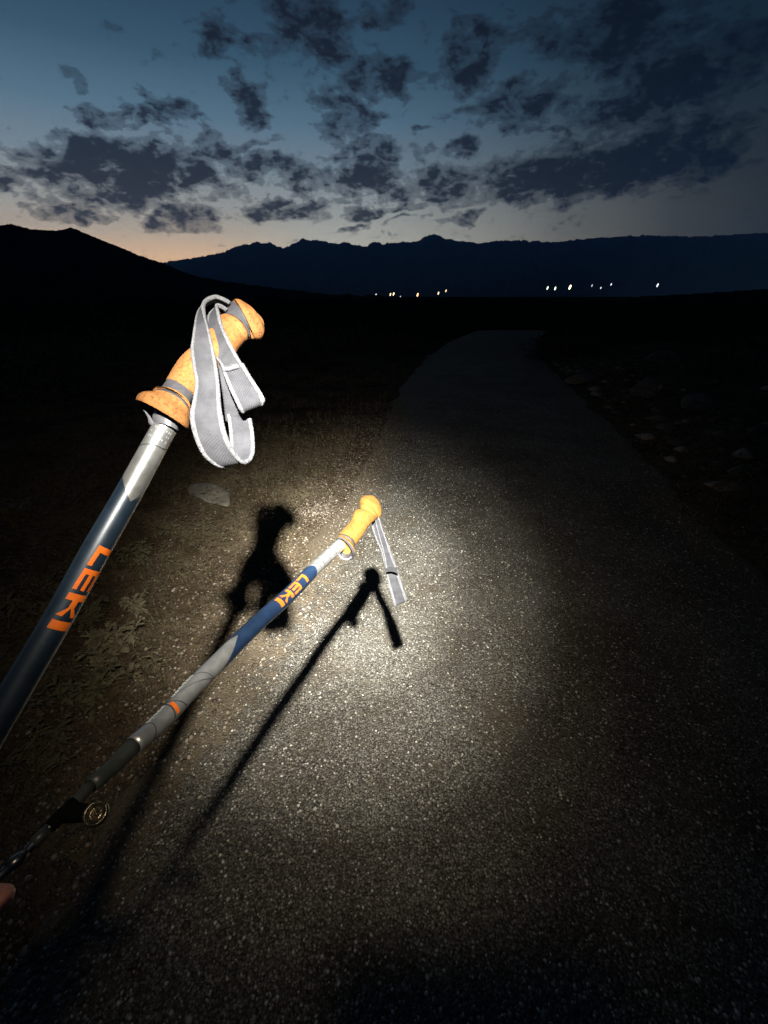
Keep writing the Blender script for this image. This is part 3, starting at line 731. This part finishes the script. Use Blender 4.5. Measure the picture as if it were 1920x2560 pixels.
# bushes and tall reeds beyond the road end
def bush(c, w_, h_, seed, label, group, n=900):
    rr = random.Random(seed); rt = empty('bush', c, label=label, cat='bush', group=group); vs = []; fs = []; sv = []; sf = []
    for i in range(n):
        a = rr.uniform(0, 6.28); el_ = math.acos(rr.uniform(0, 1)); rad = rr.uniform(.45, 1.0)
        nrm = Vector((math.cos(a)*math.sin(el_), math.sin(a)*math.sin(el_), math.cos(el_)))
        k = rad*(1+.35*noise.noise(nrm*2.2+Vector((seed, 0, 0))))
        p = Vector(c)+Vector((nrm.x*w_*k, nrm.y*w_*k*.8, nrm.z*h_*k))
        leaf(vs, fs, p, nrm+Vector((rr.gauss(0, .5), rr.gauss(0, .5), rr.gauss(0, .4))), .16*rr.uniform(.6, 1.3), .035, 1, .4)
    for i in range(10):
        a = rr.uniform(0, 6.28); e = Vector(c)+Vector((math.cos(a)*w_*.6, math.sin(a)*w_*.5, h_*.7)); b = len(sv); bb = Vector(c)
        sv += [bb+Vector((-.02, 0, -.1)), bb+Vector((.02, 0, -.1)), bb+Vector((0, .03, -.1)), e]; sf += [(b, b+1, b+3), (b+1, b+2, b+3), (b+2, b, b+3)]
    mesh('foliage', vs, fs, M['bush'], rt, False); mesh('stem', sv, sf, M['stem'], rt, False)
BG = 'dark bushes beside the far road'
BUSH = [(1415, 885, 1.2, .75, 'round dark bush where the right road edge ends', 13), (1560, 850, 1.6, .9, 'broad dark bush behind the right verge rocks', 15), (1760, 860, 1.9, 1.2, 'large dark bush at the upper right bank', 14),
        (1890, 980, 1.5, 1.1, 'dark bush at the right frame edge', 9), (1000, 868, 1.1, .6, 'low dark bush left of the far road end', 15), (860, 880, 1.4, .7, 'low dark bush behind the strap of the near pole', 14),
        (700, 900, 1.5, .8, 'dark bush right of the near grip head', 12), (250, 900, 2.0, 1.2, 'wide dark bush left of the near grip', 10), (60, 1000, 1.6, 1.1, 'dark bush at the left frame edge', 7)]
for i, (u, v, a, b, lab, dd) in enumerate(BUSH):
    dv = DIR(u, v); k = dd/dv.y; x, y = dv.x*k, dv.y*k
    bush((x, y, gz(x, y)-.05), a, b, 60+i, lab, BG)

def lathe(name, prof, c, m, parent, axis=Vector((0, 0, 1)), n=40):
    ax = axis.normalized(); s = ax.orthogonal().normalized(); t = ax.cross(s); vs = []; fs = []
    for (r_, z) in prof:
        for j in range(n): a = 2*math.pi*j/n; vs.append(Vector(c)+s*r_*math.cos(a)+t*r_*math.sin(a)+ax*z)
    for i in range(len(prof)-1):
        for j in range(n): a = i*n+j; b = i*n+(j+1) % n; fs.append((a, b, b+n, a+n))
    return mesh(name, vs, fs, m, parent)

# ------------------------------------------------------------------ NEAR POLE
Z1 = lambda x, y: (300+x/3.687, 700+y/3.687)
near = empty('trekking_pole', tuple(P(0, 1800, .215)), label='nearer trekking pole, orange cork grip with wide grey strap hanging in front', cat='trekking pole', group='two trekking poles held in one hand')
sh1 = Shaft([(424, 1052, .268, 57), (400, 1090, .266, 57), (320, 1236, .256, 61), (240, 1375, .246, 65), (146, 1545, .236, 67), (41, 1722, .225, 71), (-60, 1895, .214, 77), (-180, 2100, .200, 120)])  # last point swollen, out of view, to broaden the pole's cast shadow
e1 = sh1.c[-1]-sh1.c[-6]
ue1 = sh1.u[-1]
u_tip = sh1.uof(322, 1256)
M['shaft_near'] = m_shaft('shaft_near', (u_tip, -.013, .22, 9, 0, 0), ((.008, .018, .031), (.013, .026, .043)))  # same lacquer as the far pole, its dimmer light put into the colour
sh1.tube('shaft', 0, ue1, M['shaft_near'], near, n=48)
def fracs(a, b): return [a+(b-a)*k for k in (0, .245, .285, .535, .58, .845, .90, 1.0)]
uL = fracs(sh1.uof(252, 1364), sh1.uof(135, 1566))
U0, U1 = uL[0], uL[-1]
letters(sh1, near, uL[0:2], uL[2:4], uL[4:6], uL[6:8], lambda u: (2-22*(u-U0)/(U1-U0), 76-20*(u-U0)/(U1-U0)))
ua = sh1.uof(389, 1122)
sh1.stripe('decor_line', [(ua+.0035, -85), (ua+.001, -40), (ua-.0005, 0), (ua-.001, 40), (ua-.003, 85)], .0005, M['line'], near)
sh1.stripe('decor_line', [(u_tip+.000, 25), (u_tip-.006, 50), (u_tip-.013, 82)], .0005, M['line'], near)
sh1.stripe('decor_line', [(u_tip+.001, 27), (u_tip-.003, 50), (u_tip-.009, 82)], .0004, M['line'], near)
vsq = []
for r_ in range(3):
    for k in range(9):
        if (k*7+r_*3) % 5 == 0: continue
        u_ = ua-.012+r_*.0032; vsq.append([(u_, -52+k*11), (u_+.0010, -52+k*11), (u_+.0010, -52+k*11+6), (u_, -52+k*11+6)])
M['faint'] = m_simple('faint_grey_print', (.26, .26, .28), .5, 0, 100, .2, 0)
sh1.print_('small_print', vsq, M['faint'], near, .0002, 1, 2)
# rest of the pole, out past the hand; its thick start serves the shadow
low = Shaft.__new__(Shaft); low.c = [sh1.c[-1]]; low.r = [.0105]; low.u = [0.0]
for L_, r_ in ((.10, .0105), (.004, .006), (.30, .006), (.004, .0075), (.03, .0075), (.01, .004), (.06, .002)): low.extend(e1, L_, r_)
low.tube('lower_shaft', 0, low.u[-1], M['tube_dark'], near, n=20, segs=80)

d_top = .335
def Z1s(rows): return [tuple(Z1(r[0], r[1]))+tuple(Z1(r[2], r[3]))+tuple(r[4:]) for r in rows]
# cork grip
g1 = loft('grip_body', Z1s([(425, 925, 690, 1085, .281), (445, 890, 720, 1050, .283), (500, 800, 790, 960, .287), (560, 720, 880, 860, .292), (640, 650, 975, 775, .298), (750, 545, 1055, 715, .306),
                       (840, 430, 1085, 655, .313), (880, 375, 1120, 608, .318), (905, 350, 1150, 570, .321), (918, 338, 1176, 552, .3222), (932, 348, 1160, 535, .323)]), M['cork'], near, .82, n=36)
b1 = loft('slot_band', Z1s([(945, 335, 1175, 530, .3235), (955, 310, 1195, 535, .325), (975, 265, 1206, 535, .327), (1000, 225, 1205, 525, .3285), (1030, 200, 1205, 535, .3295)]), M['grip_plastic'], near, .70, n=32)
c1_ = loft('cork_cap', Z1s([(1050, 205, 1220, 528, .3285), (1046, 186, 1232, 545, .3293), (1070, 180, 1266, 552, .330), (1110, 190, 1298, 545, .331), (1170, 225, 1325, 508, .332), (1225, 270, 1333, 470, .333), (1265, 310, 1330, 430, .3335), (1290, 345, 1325, 405, .334)]), M['cork'], near, .66, n=36)
lb1 = loft('lower_band', Z1s([(372, 1012, 625, 1172, .2745), (395, 975, 650, 1135, .277), (425, 935, 676, 1095, .280), (435, 905, 690, 1080, .282)]), M['grip_plastic'], near, .80, n=32)
loft('collar_ring', Z1s([(322, 1042, 642, 1215, .2715), (300, 1030, 652, 1210, .2725), (330, 1018, 648, 1192, .2745), (372, 1012, 634, 1168, .276)]), M['cork'], near, .86, n=36)
loft('groove', Z1s([(300, 1052, 645, 1240, .270), (318, 1035, 640, 1212, .273)]), M['dark'], near, .80, n=32, sub=2)
# flared collar: hollow skirt
def skirt(name, rows, m, par, thick=.85, n=40):
    o = loft(name, rows, m, par, thick, n=n, cap=(0, 0)); return o
skirt('collar', Z1s([(152, 1118, 618, 1376, .2665), (158, 1085, 632, 1366, .267), (185, 1058, 640, 1335, .268), (235, 1048, 642, 1290, .2695), (290, 1048, 646, 1245, .271), (305, 1045, 642, 1230, .272)]), M['cork'], near, .80)
skirt('collar_inner', Z1s([(160, 1118, 610, 1370, .2668), (200, 1110, 590, 1330, .268), (290, 1120, 560, 1270, .270), (360, 1150, 540, 1240, .272)]), M['dark'], near, .74)
skirt('sleeve', Z1s([(322, 1345, 530, 1392, .2650), (312, 1335, 536, 1372, .2655), (300, 1270, 545, 1330, .2665), (320, 1200, 560, 1290, .268)]), M['grip_plastic_pale'], near, .85)
loft('collar_lip', Z1s([(210, 1195, 232, 1205, .262), (250, 1260, 275, 1250, .2625), (280, 1340, 330, 1320, .2625), (400, 1350, 405, 1325, .2625)]), M['grip_plastic_pale'], near, .5, n=12)
# dents and pits
def pit(name, zx, zy, sx, sy, rot, m, target, Z=Z1, hgt=.0007):
    me = target.data; off = Vector((0, 0, 0)); rt = target.parent
    while rt is not None: off += rt.location; rt = rt.parent
    bv = BVHTree.FromPolygons([v.co+off for v in me.vertices], [tuple(p.vertices) for p in me.polygons])
    px, py = Z(zx, zy); hit, nr, _, dd = bv.ray_cast(EYEP, DIR(px, py))
    if hit is None: return
    view = (EYEP-hit).normalized(); nr = nr if nr.dot(view) > 0 else -nr
    q = dd/F/3.687; X = nr.cross(Vector((0, 0, 1)).cross(nr)).normalized(); X = Vector((0, 0, 1)).cross(nr).normalized(); Y = nr.cross(X)
    bm = bmesh.new(); bmesh.ops.create_icosphere(bm, subdivisions=3, radius=1); vs = []
    for v in bm.verts:
        k = 1+.25*noise.noise(v.co*2+Vector((zx, 0, 0))); x = v.co.x*sx*q*k; y = v.co.y*sy*q*k; cx, s_ = math.cos(rot), math.sin(rot)
        vs.append(hit+X*(x*cx-y*s_)+Y*(x*s_+y*cx)+nr*v.co.z*hgt)
    fs = [tuple(v.index for v in f.verts) for f in bm.faces]; bm.free(); return mesh(name, vs, fs, m, target)
M['cork_dark'] = m_simple('cork_dark', (.30, .11, .02), .95, 0, 300, .3, .3, .0005)
pit('dent', 583, 872, 11, 26, .35, M['cork_dark'], g1); pit('dent', 1182, 300, 12, 12, 0, M['cork_dark'], c1_)
pit('rivet', 1102, 392, 17, 17, 0, M['steel'], b1, hgt=.002); pit('screw_hole', 482, 1022, 18, 24, .4, M['dark'], lb1)
# strap: webbing loop
def R1(rows): return [tuple(Z1(r[0], r[1]))+(r[2],)+tuple(Z1(r[3], r[4]))+(r[5],) for r in rows]
strap = ribbon('strap', R1([
    (1030, 290, .333, 1010, 205, .318), (960, 235, .331, 960, 178, .3155), (890, 205, .3285, 880, 152, .3125), (815, 215, .3245, 800, 182, .309), (752, 260, .318, 768, 240, .304),
    (712, 330, .308, 785, 330, .300), (685, 430, .297, 822, 460, .293), (664, 540, .288, 852, 580, .287), (651, 650, .281, 880, 700, .281), (668, 800, .274, 905, 850, .275), (694, 950, .269, 922, 1000, .270),
    (668, 1120, .266, 932, 1150, .267), (642, 1240, .265, 955, 1290, .266), (660, 1370, .265, 985, 1420, .266), (705, 1510, .267, 1030, 1530, .268), (775, 1630, .270, 1085, 1610, .271), (890, 1712, .2745, 1140, 1668, .2745),
    (975, 1700, .280, 1195, 1668, .279), (1010, 1640, .284, 1228, 1630, .284), (1015, 1560, .287, 1243, 1560, .287), (1010, 1450, .289, 1238, 1440, .289), (1000, 1340, .290, 1222, 1330, .290), (985, 1240, .291, 1206, 1250, .291)]), near)
strap2 = ribbon('strap_tail', R1([
    (985, 340, .333, 985, 275, .318), (945, 285, .3285, 940, 245, .315), (880, 275, .325, 895, 235, .311), (820, 335, .3195, 915, 310, .305), (800, 440, .311, 948, 430, .2985), (815, 560, .302, 1000, 540, .291), (850, 680, .2945, 1062, 660, .285),
    (925, 780, .287, 1130, 775, .280), (960, 880, .283, 1195, 870, .277), (1010, 1010, .280, 1265, 975, .275), (1060, 1115, .278, 1318, 1060, .274), (1095, 1190, .278, 1336, 1112, .2745),
    (1118, 1218, .281, 1320, 1138, .2775), (1100, 1170, .285, 1310, 1090, .281), (1050, 1060, .288, 1260, 980, .285), (1000, 940, .290, 1205, 880, .288), (960, 820, .293, 1140, 770, .291)]), near)
ribbon('strap_lining', R1([(905, 700, .292, 1010, 700, .292), (920, 880, .290, 1050, 900, .290), (950, 1060, .289, 1090, 1090, .289), (965, 1190, .290, 1100, 1220, .290), (975, 1300, .2915, 1105, 1320, .2915)]), strap, edge=.08, m=M['webbing'], em=M['webbing'])
ribbon('seam', R1([(955, 850, .2825, 975, 800, .2835), (1010, 838, .2805, 1020, 790, .2815), (1100, 812, .2785, 1085, 775, .2795)]), strap2, t=.0012, edge=.2, m=M['web_edge'])

# ------------------------------------------------------------------ FAR POLE
Z3 = lambda x, y: (650+x/3.687, 1200+y/3.687)
far = empty('trekking_pole', tuple(P(0, 2188, .205)), label='further trekking pole, yellow cork grip and narrow hanging strap above the lit road', cat='trekking pole', group='two trekking poles held in one hand')
sh2 = Shaft([(856, 1358, .600, 31), (837, 1374, .588, 31), (781, 1427, .535, 34), (726, 1484, .482, 38), (653, 1549, .424, 41), (600, 1600, .392, 43), (547, 1654, .362, 45), (480, 1720, .332, 47), (435, 1770, .315, 47), (387, 1818, .298, 47),
             (332, 1865, .280, 46), (286, 1912, .266, 44), (228, 1963, .250, 41), (199, 1993, .243, 40), (144, 2048, .231, 40), (96, 2096, .223, 40), (55, 2139, .216, 40), (19, 2171, .210, 40), (-30, 2218, .203, 40), (-110, 2300, .195, 40), (-220, 2400, .187, 40)])
u = sh2.uof
uA, uB, uC, uD = u(332, 1863), u(228, 1963), u(160, 2030), sh2.u[-1]
u_bl0, u_bl1 = u(779, 1426), u(596, 1606)
M['shaft_far'] = m_shaft('shaft_far', (u_bl0, .006, -.1, u_bl1, .034, -.35), sil=1.5)  # silver lightened in colour to make up for weak lamp light here
sh2.tube('shaft', 0, uA, M['shaft_far'], far, n=48)
sh2.tube('middle_shaft', uA, uB, M['tube_dark'], far, scale=.93)
sh2.tube('lower_shaft', uB, uC, M['tube_dark'], far, scale=.72)
sh2.tube('glint_shaft', uC, uD, M['tube_black'], far, scale=.58)  # slim pale tube: highlight line of a thicker black tube put into shape
sh2.tube('joint_ring', uC-.003, uC+.004, M['tube_black'], far, scale=.70)
ub = u(60, 2132); sh2.tube('joint_ring', ub-.001, ub+.008, M['tube_black'], far, scale=.80, prof=lambda t: .60+.2*math.sin(math.pi*t))
sh2.tube('clamp', ub-.012, ub-.004, M['tube_dark'], far, scale=.66)
ut = fracs(u(761, 1456), u(690, 1524))
letters(sh2, far, ut[0:2], ut[2:4], ut[4:6], ut[6:8], lambda uu: (-46, 34))
for (px, py, sl) in ((826, 1384, .004), (811, 1398, .005), (796, 1411, -.002), (787, 1420, .006)):
    uc = u(px, py); sh2.stripe('decor_line', [(uc+sl, -80), (uc+sl*.4, -35), (uc, 0), (uc-sl*.2, 35), (uc-sl*.4, 80)], .0007, M['line'], far)
um = u(505, 1695)
sh2.stripe('decor_line', [(um-.004, 60), (um+.006, 10), (um+.020, -35), (um+.036, -75)], .0009, M['line'], far)
sh2.stripe('decor_line', [(um-.004, 60), (um-.002, 20), (um+.002, -30), (um+.008, -70)], .0006, M['line'], far)
uo = u(434, 1776)
sh2.stripe('decor_line', [(uo-.006, 50), (uo-.004, 0), (uo+.0, -50), (uo+.003, -85)], .0008, M['line'], far)
sh2.stripe('decor_line', [(uo+.003, -70), (uo+.003, -30), (uo+.004, 10), (uo+.006, 50)], .0010, M['line'], far)
sh2.stripe('decor_line', [(uo+.024, -75), (uo+.021, -30), (uo+.0225, 20), (uo+.026, 70)], .0007, M['line'], far)
sh2.print_('orange_mark', [[(uo-.0010, -35), (uo+.0022, -40), (uo+.0035, 42), (uo+.0008, 45)]], M['orange'], far, .0004)
q = []
u1_, u2_ = u(492, 1708), u(380, 1822)
for k in range(13):
    uu = u1_+(u2_-u1_)*k/12
    if k in (6, 7): continue
    q.append([(uu, -78), (uu+.0026, -78), (uu+.0026, -68), (uu, -68)]); q.append([(uu, -64), (uu+.0010, -64), (uu+.0010, -54), (uu, -54)])
    q.append([(uu+.0015, -63), (uu+.0028, -63), (uu+.0028, -57), (uu+.0015, -57)])
sh2.print_('length_marks', q, M['white'], far, .0003, 1, 2)
# clamp lock at the joint: black lever body reaching out to a bright-rimmed round screw
cl_c, cl_r, cl_T, cl_N, cl_B = sh2.at(uC)
dial = P(240, 2034, .222); out_ = (dial-cl_c)
M['lock'] = m_simple('lock_black', (.003, .003, .003), .9, 0, 200, .3, .1, .0004, .08)
sh2.tube('lock_collar', uC-.006, uC+.008, M['lock'], far, scale=.80)
vs = []; fs = []
for i in range(9):
    t = i/8; c_ = cl_c.lerp(dial-out_.normalized()*.002-(EYEP-dial).normalized()*.004, t); hw = .0050*(1-t)+.0036*t; hd_ = .0036*(1-t)+.0028*t; dn = out_.normalized(); sv_ = dn.cross(cl_N).normalized(); un = sv_.cross(dn).normalized()
    for j in range(16):
        a = 2*math.pi*j/16; k = (abs(math.cos(a))**4+abs(math.sin(a))**4)**-.25; vs.append(c_+sv_*hw*math.cos(a)*k+un*hd_*math.sin(a)*k)
for i in range(8):
    for j in range(16): a = i*16+j; b = i*16+(j+1) % 16; fs.append((a, b, b+16, a+16))
fs.append(tuple(range(16))[::-1]); fs.append(tuple(range(128, 144)))
lockb = mesh('lock_lever', vs, fs, M['lock'], far)
dax = ((EYEP-dial).normalized()+Vector((-.25, 0, .25))).normalized()
M['dial'] = m_simple('dial_metal', (.12, .10, .065), .22, .8, 300, .5, .5, .0006)
dr = .0058
lathe('lock_dial', [(dr*.9, -.003), (dr, -.001), (dr*1.0, .0012), (dr*.86, .002), (dr*.70, .0012), (dr*.66, -.0006), (dr*.30, -.0008), (dr*.22, .0004), (.0001, .0006)], dial, M['dial'], far, dax)
def Z3s(rows): return [tuple(Z3(r[0], r[1]))+tuple(Z3(r[2], r[3]))+tuple(r[4:]) for r in rows]
loft('grip_body', Z3s([(732, 512, 878, 600, .604), (728, 503, 890, 590, .606), (755, 468, 925, 545, .612), (795, 425, 960, 498, .620), (842, 365, 993, 440, .630), (858, 315, 1022, 405, .637), (872, 284, 1040, 388, .642),
                       (893, 278, 1052, 378, .645), (915, 286, 1062, 368, .648), (928, 270, 1070, 360, .651), (922, 240, 1082, 355, .655), (928, 226, 1078, 350, .657)]), M['cork_yellow'], far, .80, n=36)
loft('groove', Z3s([(935, 230, 1080, 345, .657), (930, 222, 1086, 340, .660)]), M['dark'], far, .78, sub=2)
loft('cork_cap', Z3s([(926, 228, 1086, 350, .659), (918, 212, 1104, 348, .661), (919, 190, 1120, 318, .664), (935, 165, 1122, 270, .668), (968, 147, 1105, 215, .671), (1000, 143, 1075, 172, .673), (1020, 144, 1050, 155, .674)]), M['cork_yellow'], far, .80, n=36)
loft('collar_ring', Z3s([(722, 512, 868, 618, .601), (724, 506, 876, 604, .604)]), M['dark'], far, .80, sub=2)
loft('collar', Z3s([(722, 536, 868, 700, .594), (718, 528, 866, 690, .595), (718, 518, 862, 655, .598), (722, 510, 866, 622, .601)]), M['cork_yellow'], far, .82, n=36)
skirt('collar_rim', Z3s([(716, 540, 846, 740, .589), (712, 532, 856, 722, .591), (720, 528, 868, 698, .594)]), M['grip_plastic_pale'], far, .85)
skirt('collar_inner', Z3s([(718, 542, 842, 736, .5892), (722, 545, 838, 712, .592), (730, 548, 820, 680, .596)]), M['dark'], far, .80)
loft('collar_lip', Z3s([(716, 688, 735, 680, .585), (738, 722, 752, 702, .584), (780, 745, 785, 722, .584), (825, 738, 815, 718, .585), (852, 712, 838, 702, .587)]), M['grip_plastic_pale'], far, .5, n=12)
def R3(rows): return [tuple(Z3(r[0], r[1]))+(r[2],)+tuple(Z3(r[3], r[4]))+(r[5],) for r in rows]
s2 = ribbon('strap', R3([(1050, 370, .662, 1100, 345, .662), (1030, 415, .664, 1112, 385, .664), (1046, 490, .672, 1138, 470, .670), (1078, 570, .682, 1162, 550, .679), (1112, 650, .692, 1188, 622, .689), (1132, 730, .702, 1222, 700, .698), (1152, 815, .712, 1250, 785, .708),
                         (1158, 850, .718, 1262, 825, .714), (1165, 880, .722, 1272, 860, .718), (1192, 1000, .732, 1312, 970, .729), (1234, 1152, .742, 1354, 1098, .740), (1228, 1130, .748, 1346, 1080, .746), (1185, 960, .742, 1302, 930, .739), (1150, 800, .722, 1255, 780, .719), (1085, 560, .690, 1165, 540, .690)]), far, t=.0018, edge=.2)
ribbon('strap_tail', R3([(1058, 350, .657, 1095, 345, .657), (1075, 440, .663, 1118, 420, .662), (1100, 540, .673, 1155, 520, .671), (1128, 640, .684, 1190, 625, .681), (1148, 740, .696, 1225, 725, .692), (1158, 838, .706, 1258, 800, .702)]), far, t=.0018, edge=.22)
M['strap_dark'] = m_simple('strap_gap_shade', (.02, .02, .022), .9, 0, 200, .2, .1, .0004)
ribbon('gap_strip', R3([(1150, 822, .700, 1152, 852, .702), (1200, 812, .698, 1205, 836, .700), (1262, 806, .698, 1270, 860, .700)]), s2, t=.003, edge=.2, m=M['strap_dark'], em=M['strap_dark'])  # black strip added for the shaded gap between the strap layers

# rest of the far pole behind the hand
e2 = sh2.c[-1]-sh2.c[-12]
low2 = Shaft.__new__(Shaft); low2.c = [sh2.c[-1]]; low2.r = [.0026]; low2.u = [0.0]
for L_, r_ in ((.20, .0026), (.004, .0045), (.03, .0045), (.01, .003), (.05, .0015)): low2.extend(e2, L_, r_)
low2.tube('tip_section', 0, low2.u[-1], M['tube_black'], far, n=16, segs=60)

# ------------------------------------------------------------------ PERSON: the hand and sleeved arm that hold the poles
def m_skin():
    m, t, b = mat('skin', .5, 0, (.62, .27, .19), .4); f = noise_t(t, objc(t), 160, 4, .6)
    t.links.new(ramp(t, f, [(.3, (.55, .22, .15)), (.7, (.68, .31, .22))]), b.inputs['Base Color']); bump(t, b, f, .2, .0005)
    b.inputs['Subsurface Weight'].default_value = .1; b.inputs['Subsurface Scale'].default_value = .01
    return m
M['skin'] = m_skin()
def skinned(name, verts, edges, radii, m, parent, root=0, sub=2):
    me = bpy.data.meshes.new(name); me.from_pydata([tuple(v) for v in verts], edges, [])
    o = bpy.data.objects.new(name, me); C.objects.link(o)
    sk = o.modifiers.new('skin', 'SKIN'); sk.use_smooth_shade = True
    for i, r_ in enumerate(radii):
        d = me.skin_vertices[0].data[i]; d.radius = (r_, r_) if not hasattr(r_, '__len__') else r_; d.use_root = (i == root)
    sb = o.modifiers.new('sub', 'SUBSURF'); sb.levels = sub; sb.render_levels = sub
    dg = bpy.context.evaluated_depsgraph_get(); me2 = bpy.data.meshes.new_from_object(o.evaluated_get(dg)); bpy.data.objects.remove(o)
    vs_ = [v.co.copy() for v in me2.vertices]; fs_ = [tuple(p.vertices) for p in me2.polygons]
    return mesh(name, vs_, fs_, m, parent)
tipP = P(36, 2243, .245)
grip_c = sh2.at(sh2.u[-1]-.012)[0]           # where the two shafts cross, left of the frame
kn = P(-330, 2330, .235)                     # index knuckle
hand0 = Vector((-.272, .042, EYE-.316))     # back of the palm
wrist = Vector((-.284, -.035, EYE-.330)); elbow = Vector((-.31, -.26, EYE-.40))
person = empty('person', tuple(wrist), label='hand holding both poles, only its reddish fingertip in view at the left edge', cat='person')
HV = [wrist, hand0]; HE = [(0, 1)]; HR = [.027, .036]
def chain(root, pts_, rads):
    pr = root
    for p_, r_ in zip(pts_, rads):
        HV.append(p_); HR.append(r_); HE.append((pr, len(HV)-1)); pr = len(HV)-1
ax = (tipP-kn).normalized()
chain(1, [kn, kn.lerp(tipP, .42)+Vector((0, .002, .006)), kn.lerp(tipP, .74)+Vector((0, .001, .004)), tipP], [.0120, .0092, .0080, .0068])
for k in range(1, 4):            # the other fingers close round the shafts
    b0 = kn+Vector((-.001*k, -.019*k, -.004*k))
    chain(1, [b0, b0+Vector((.034, .002, -.006)), b0+Vector((.050, .003, .014)), b0+Vector((.036, .001, .032))], [.0118, .0094-.0004*k, .0084-.0004*k, .0068])
chain(1, [hand0+Vector((.014, .016, .028)), hand0+Vector((.036, .030, .046)), hand0+Vector((.052, .048, .046))], [.0135, .0105, .0080])
skinned('body', HV, HE, HR, M['skin'], person, 0)
M['sleeve'] = m_simple('sleeve_fabric', (.03, .032, .04), .9, 0, 120, .3, .4, .001)
skinned('sleeve', [wrist+Vector((.004, .006, .002)), wrist.lerp(elbow, .35), wrist.lerp(elbow, .7), elbow, elbow+Vector((.05, -.18, .06))], [(0, 1), (1, 2), (2, 3), (3, 4)], [.034, .042, .048, .055, .06], M['sleeve'], person, 3)
# the phone taking the picture, its lens at the top of the body, held in the other hand
cm = __import__('mathutils').Matrix.Translation((0, 0, EYE)) @ __import__('mathutils').Matrix.Rotation(math.pi/2-PITCH, 4, 'X')
def CL(x, y, z): return cm @ Vector((x, y, z))
phone = empty('phone', tuple(CL(.024, -.06, .006)), label='dark phone taking the picture, held upright at eye level behind the lens', cat='phone')
def slab(name, x0, x1, y0, y1, z0, z1, rad, m, parent):
    ring = []
    for cx, cy, a0 in ((x1-rad, y1-rad, 0), (x0+rad, y1-rad, 90), (x0+rad, y0+rad, 180), (x1-rad, y0+rad, 270)):
        for k in range(7): a = math.radians(a0+15*k); ring.append((cx+rad*math.cos(a), cy+rad*math.sin(a)))
    n = len(ring); vs = [CL(x, y, z) for z in (z0, z1) for x, y in ring]
    fs = [(i, (i+1) % n, n+(i+1) % n, n+i) for i in range(n)]+[tuple(range(n))[::-1], tuple(range(n, 2*n))]
    return mesh(name, vs, fs, m, parent, False)
slab('case', -.018, .072, -.140, .020, .0015, .0100, .010, M['lock'], phone)
slab('screen', -.015, .069, -.137, .017, .0102, .0106, .008, M['tube_dark'], phone)
hand = empty('person', tuple(CL(.075, -.12, .02)), label='hand wrapped round the dark phone, thumb on its screen side', cat='person')
HV = [CL(.085, -.17, .03), CL(.078, -.10, .032)]; HE = [(0, 1)]; HR = [.027, .033]
for k in range(4):
    y_ = -.030-.021*k; chain(1, [CL(.082, y_, .026), CL(.088, y_+.004, .004), CL(.072, y_+.004, -.006), CL(.052, y_+.002, -.0065)], [.012, .0098, .0085, .0070])
chain(1, [CL(.070, -.080, .034), CL(.050, -.055, .026), CL(.032, -.038, .0185)], [.0135, .011, .0085])
skinned('body', HV, HE, HR, M['skin'], hand, 0)
S.render.resolution_x = 768; S.render.resolution_y = 1024
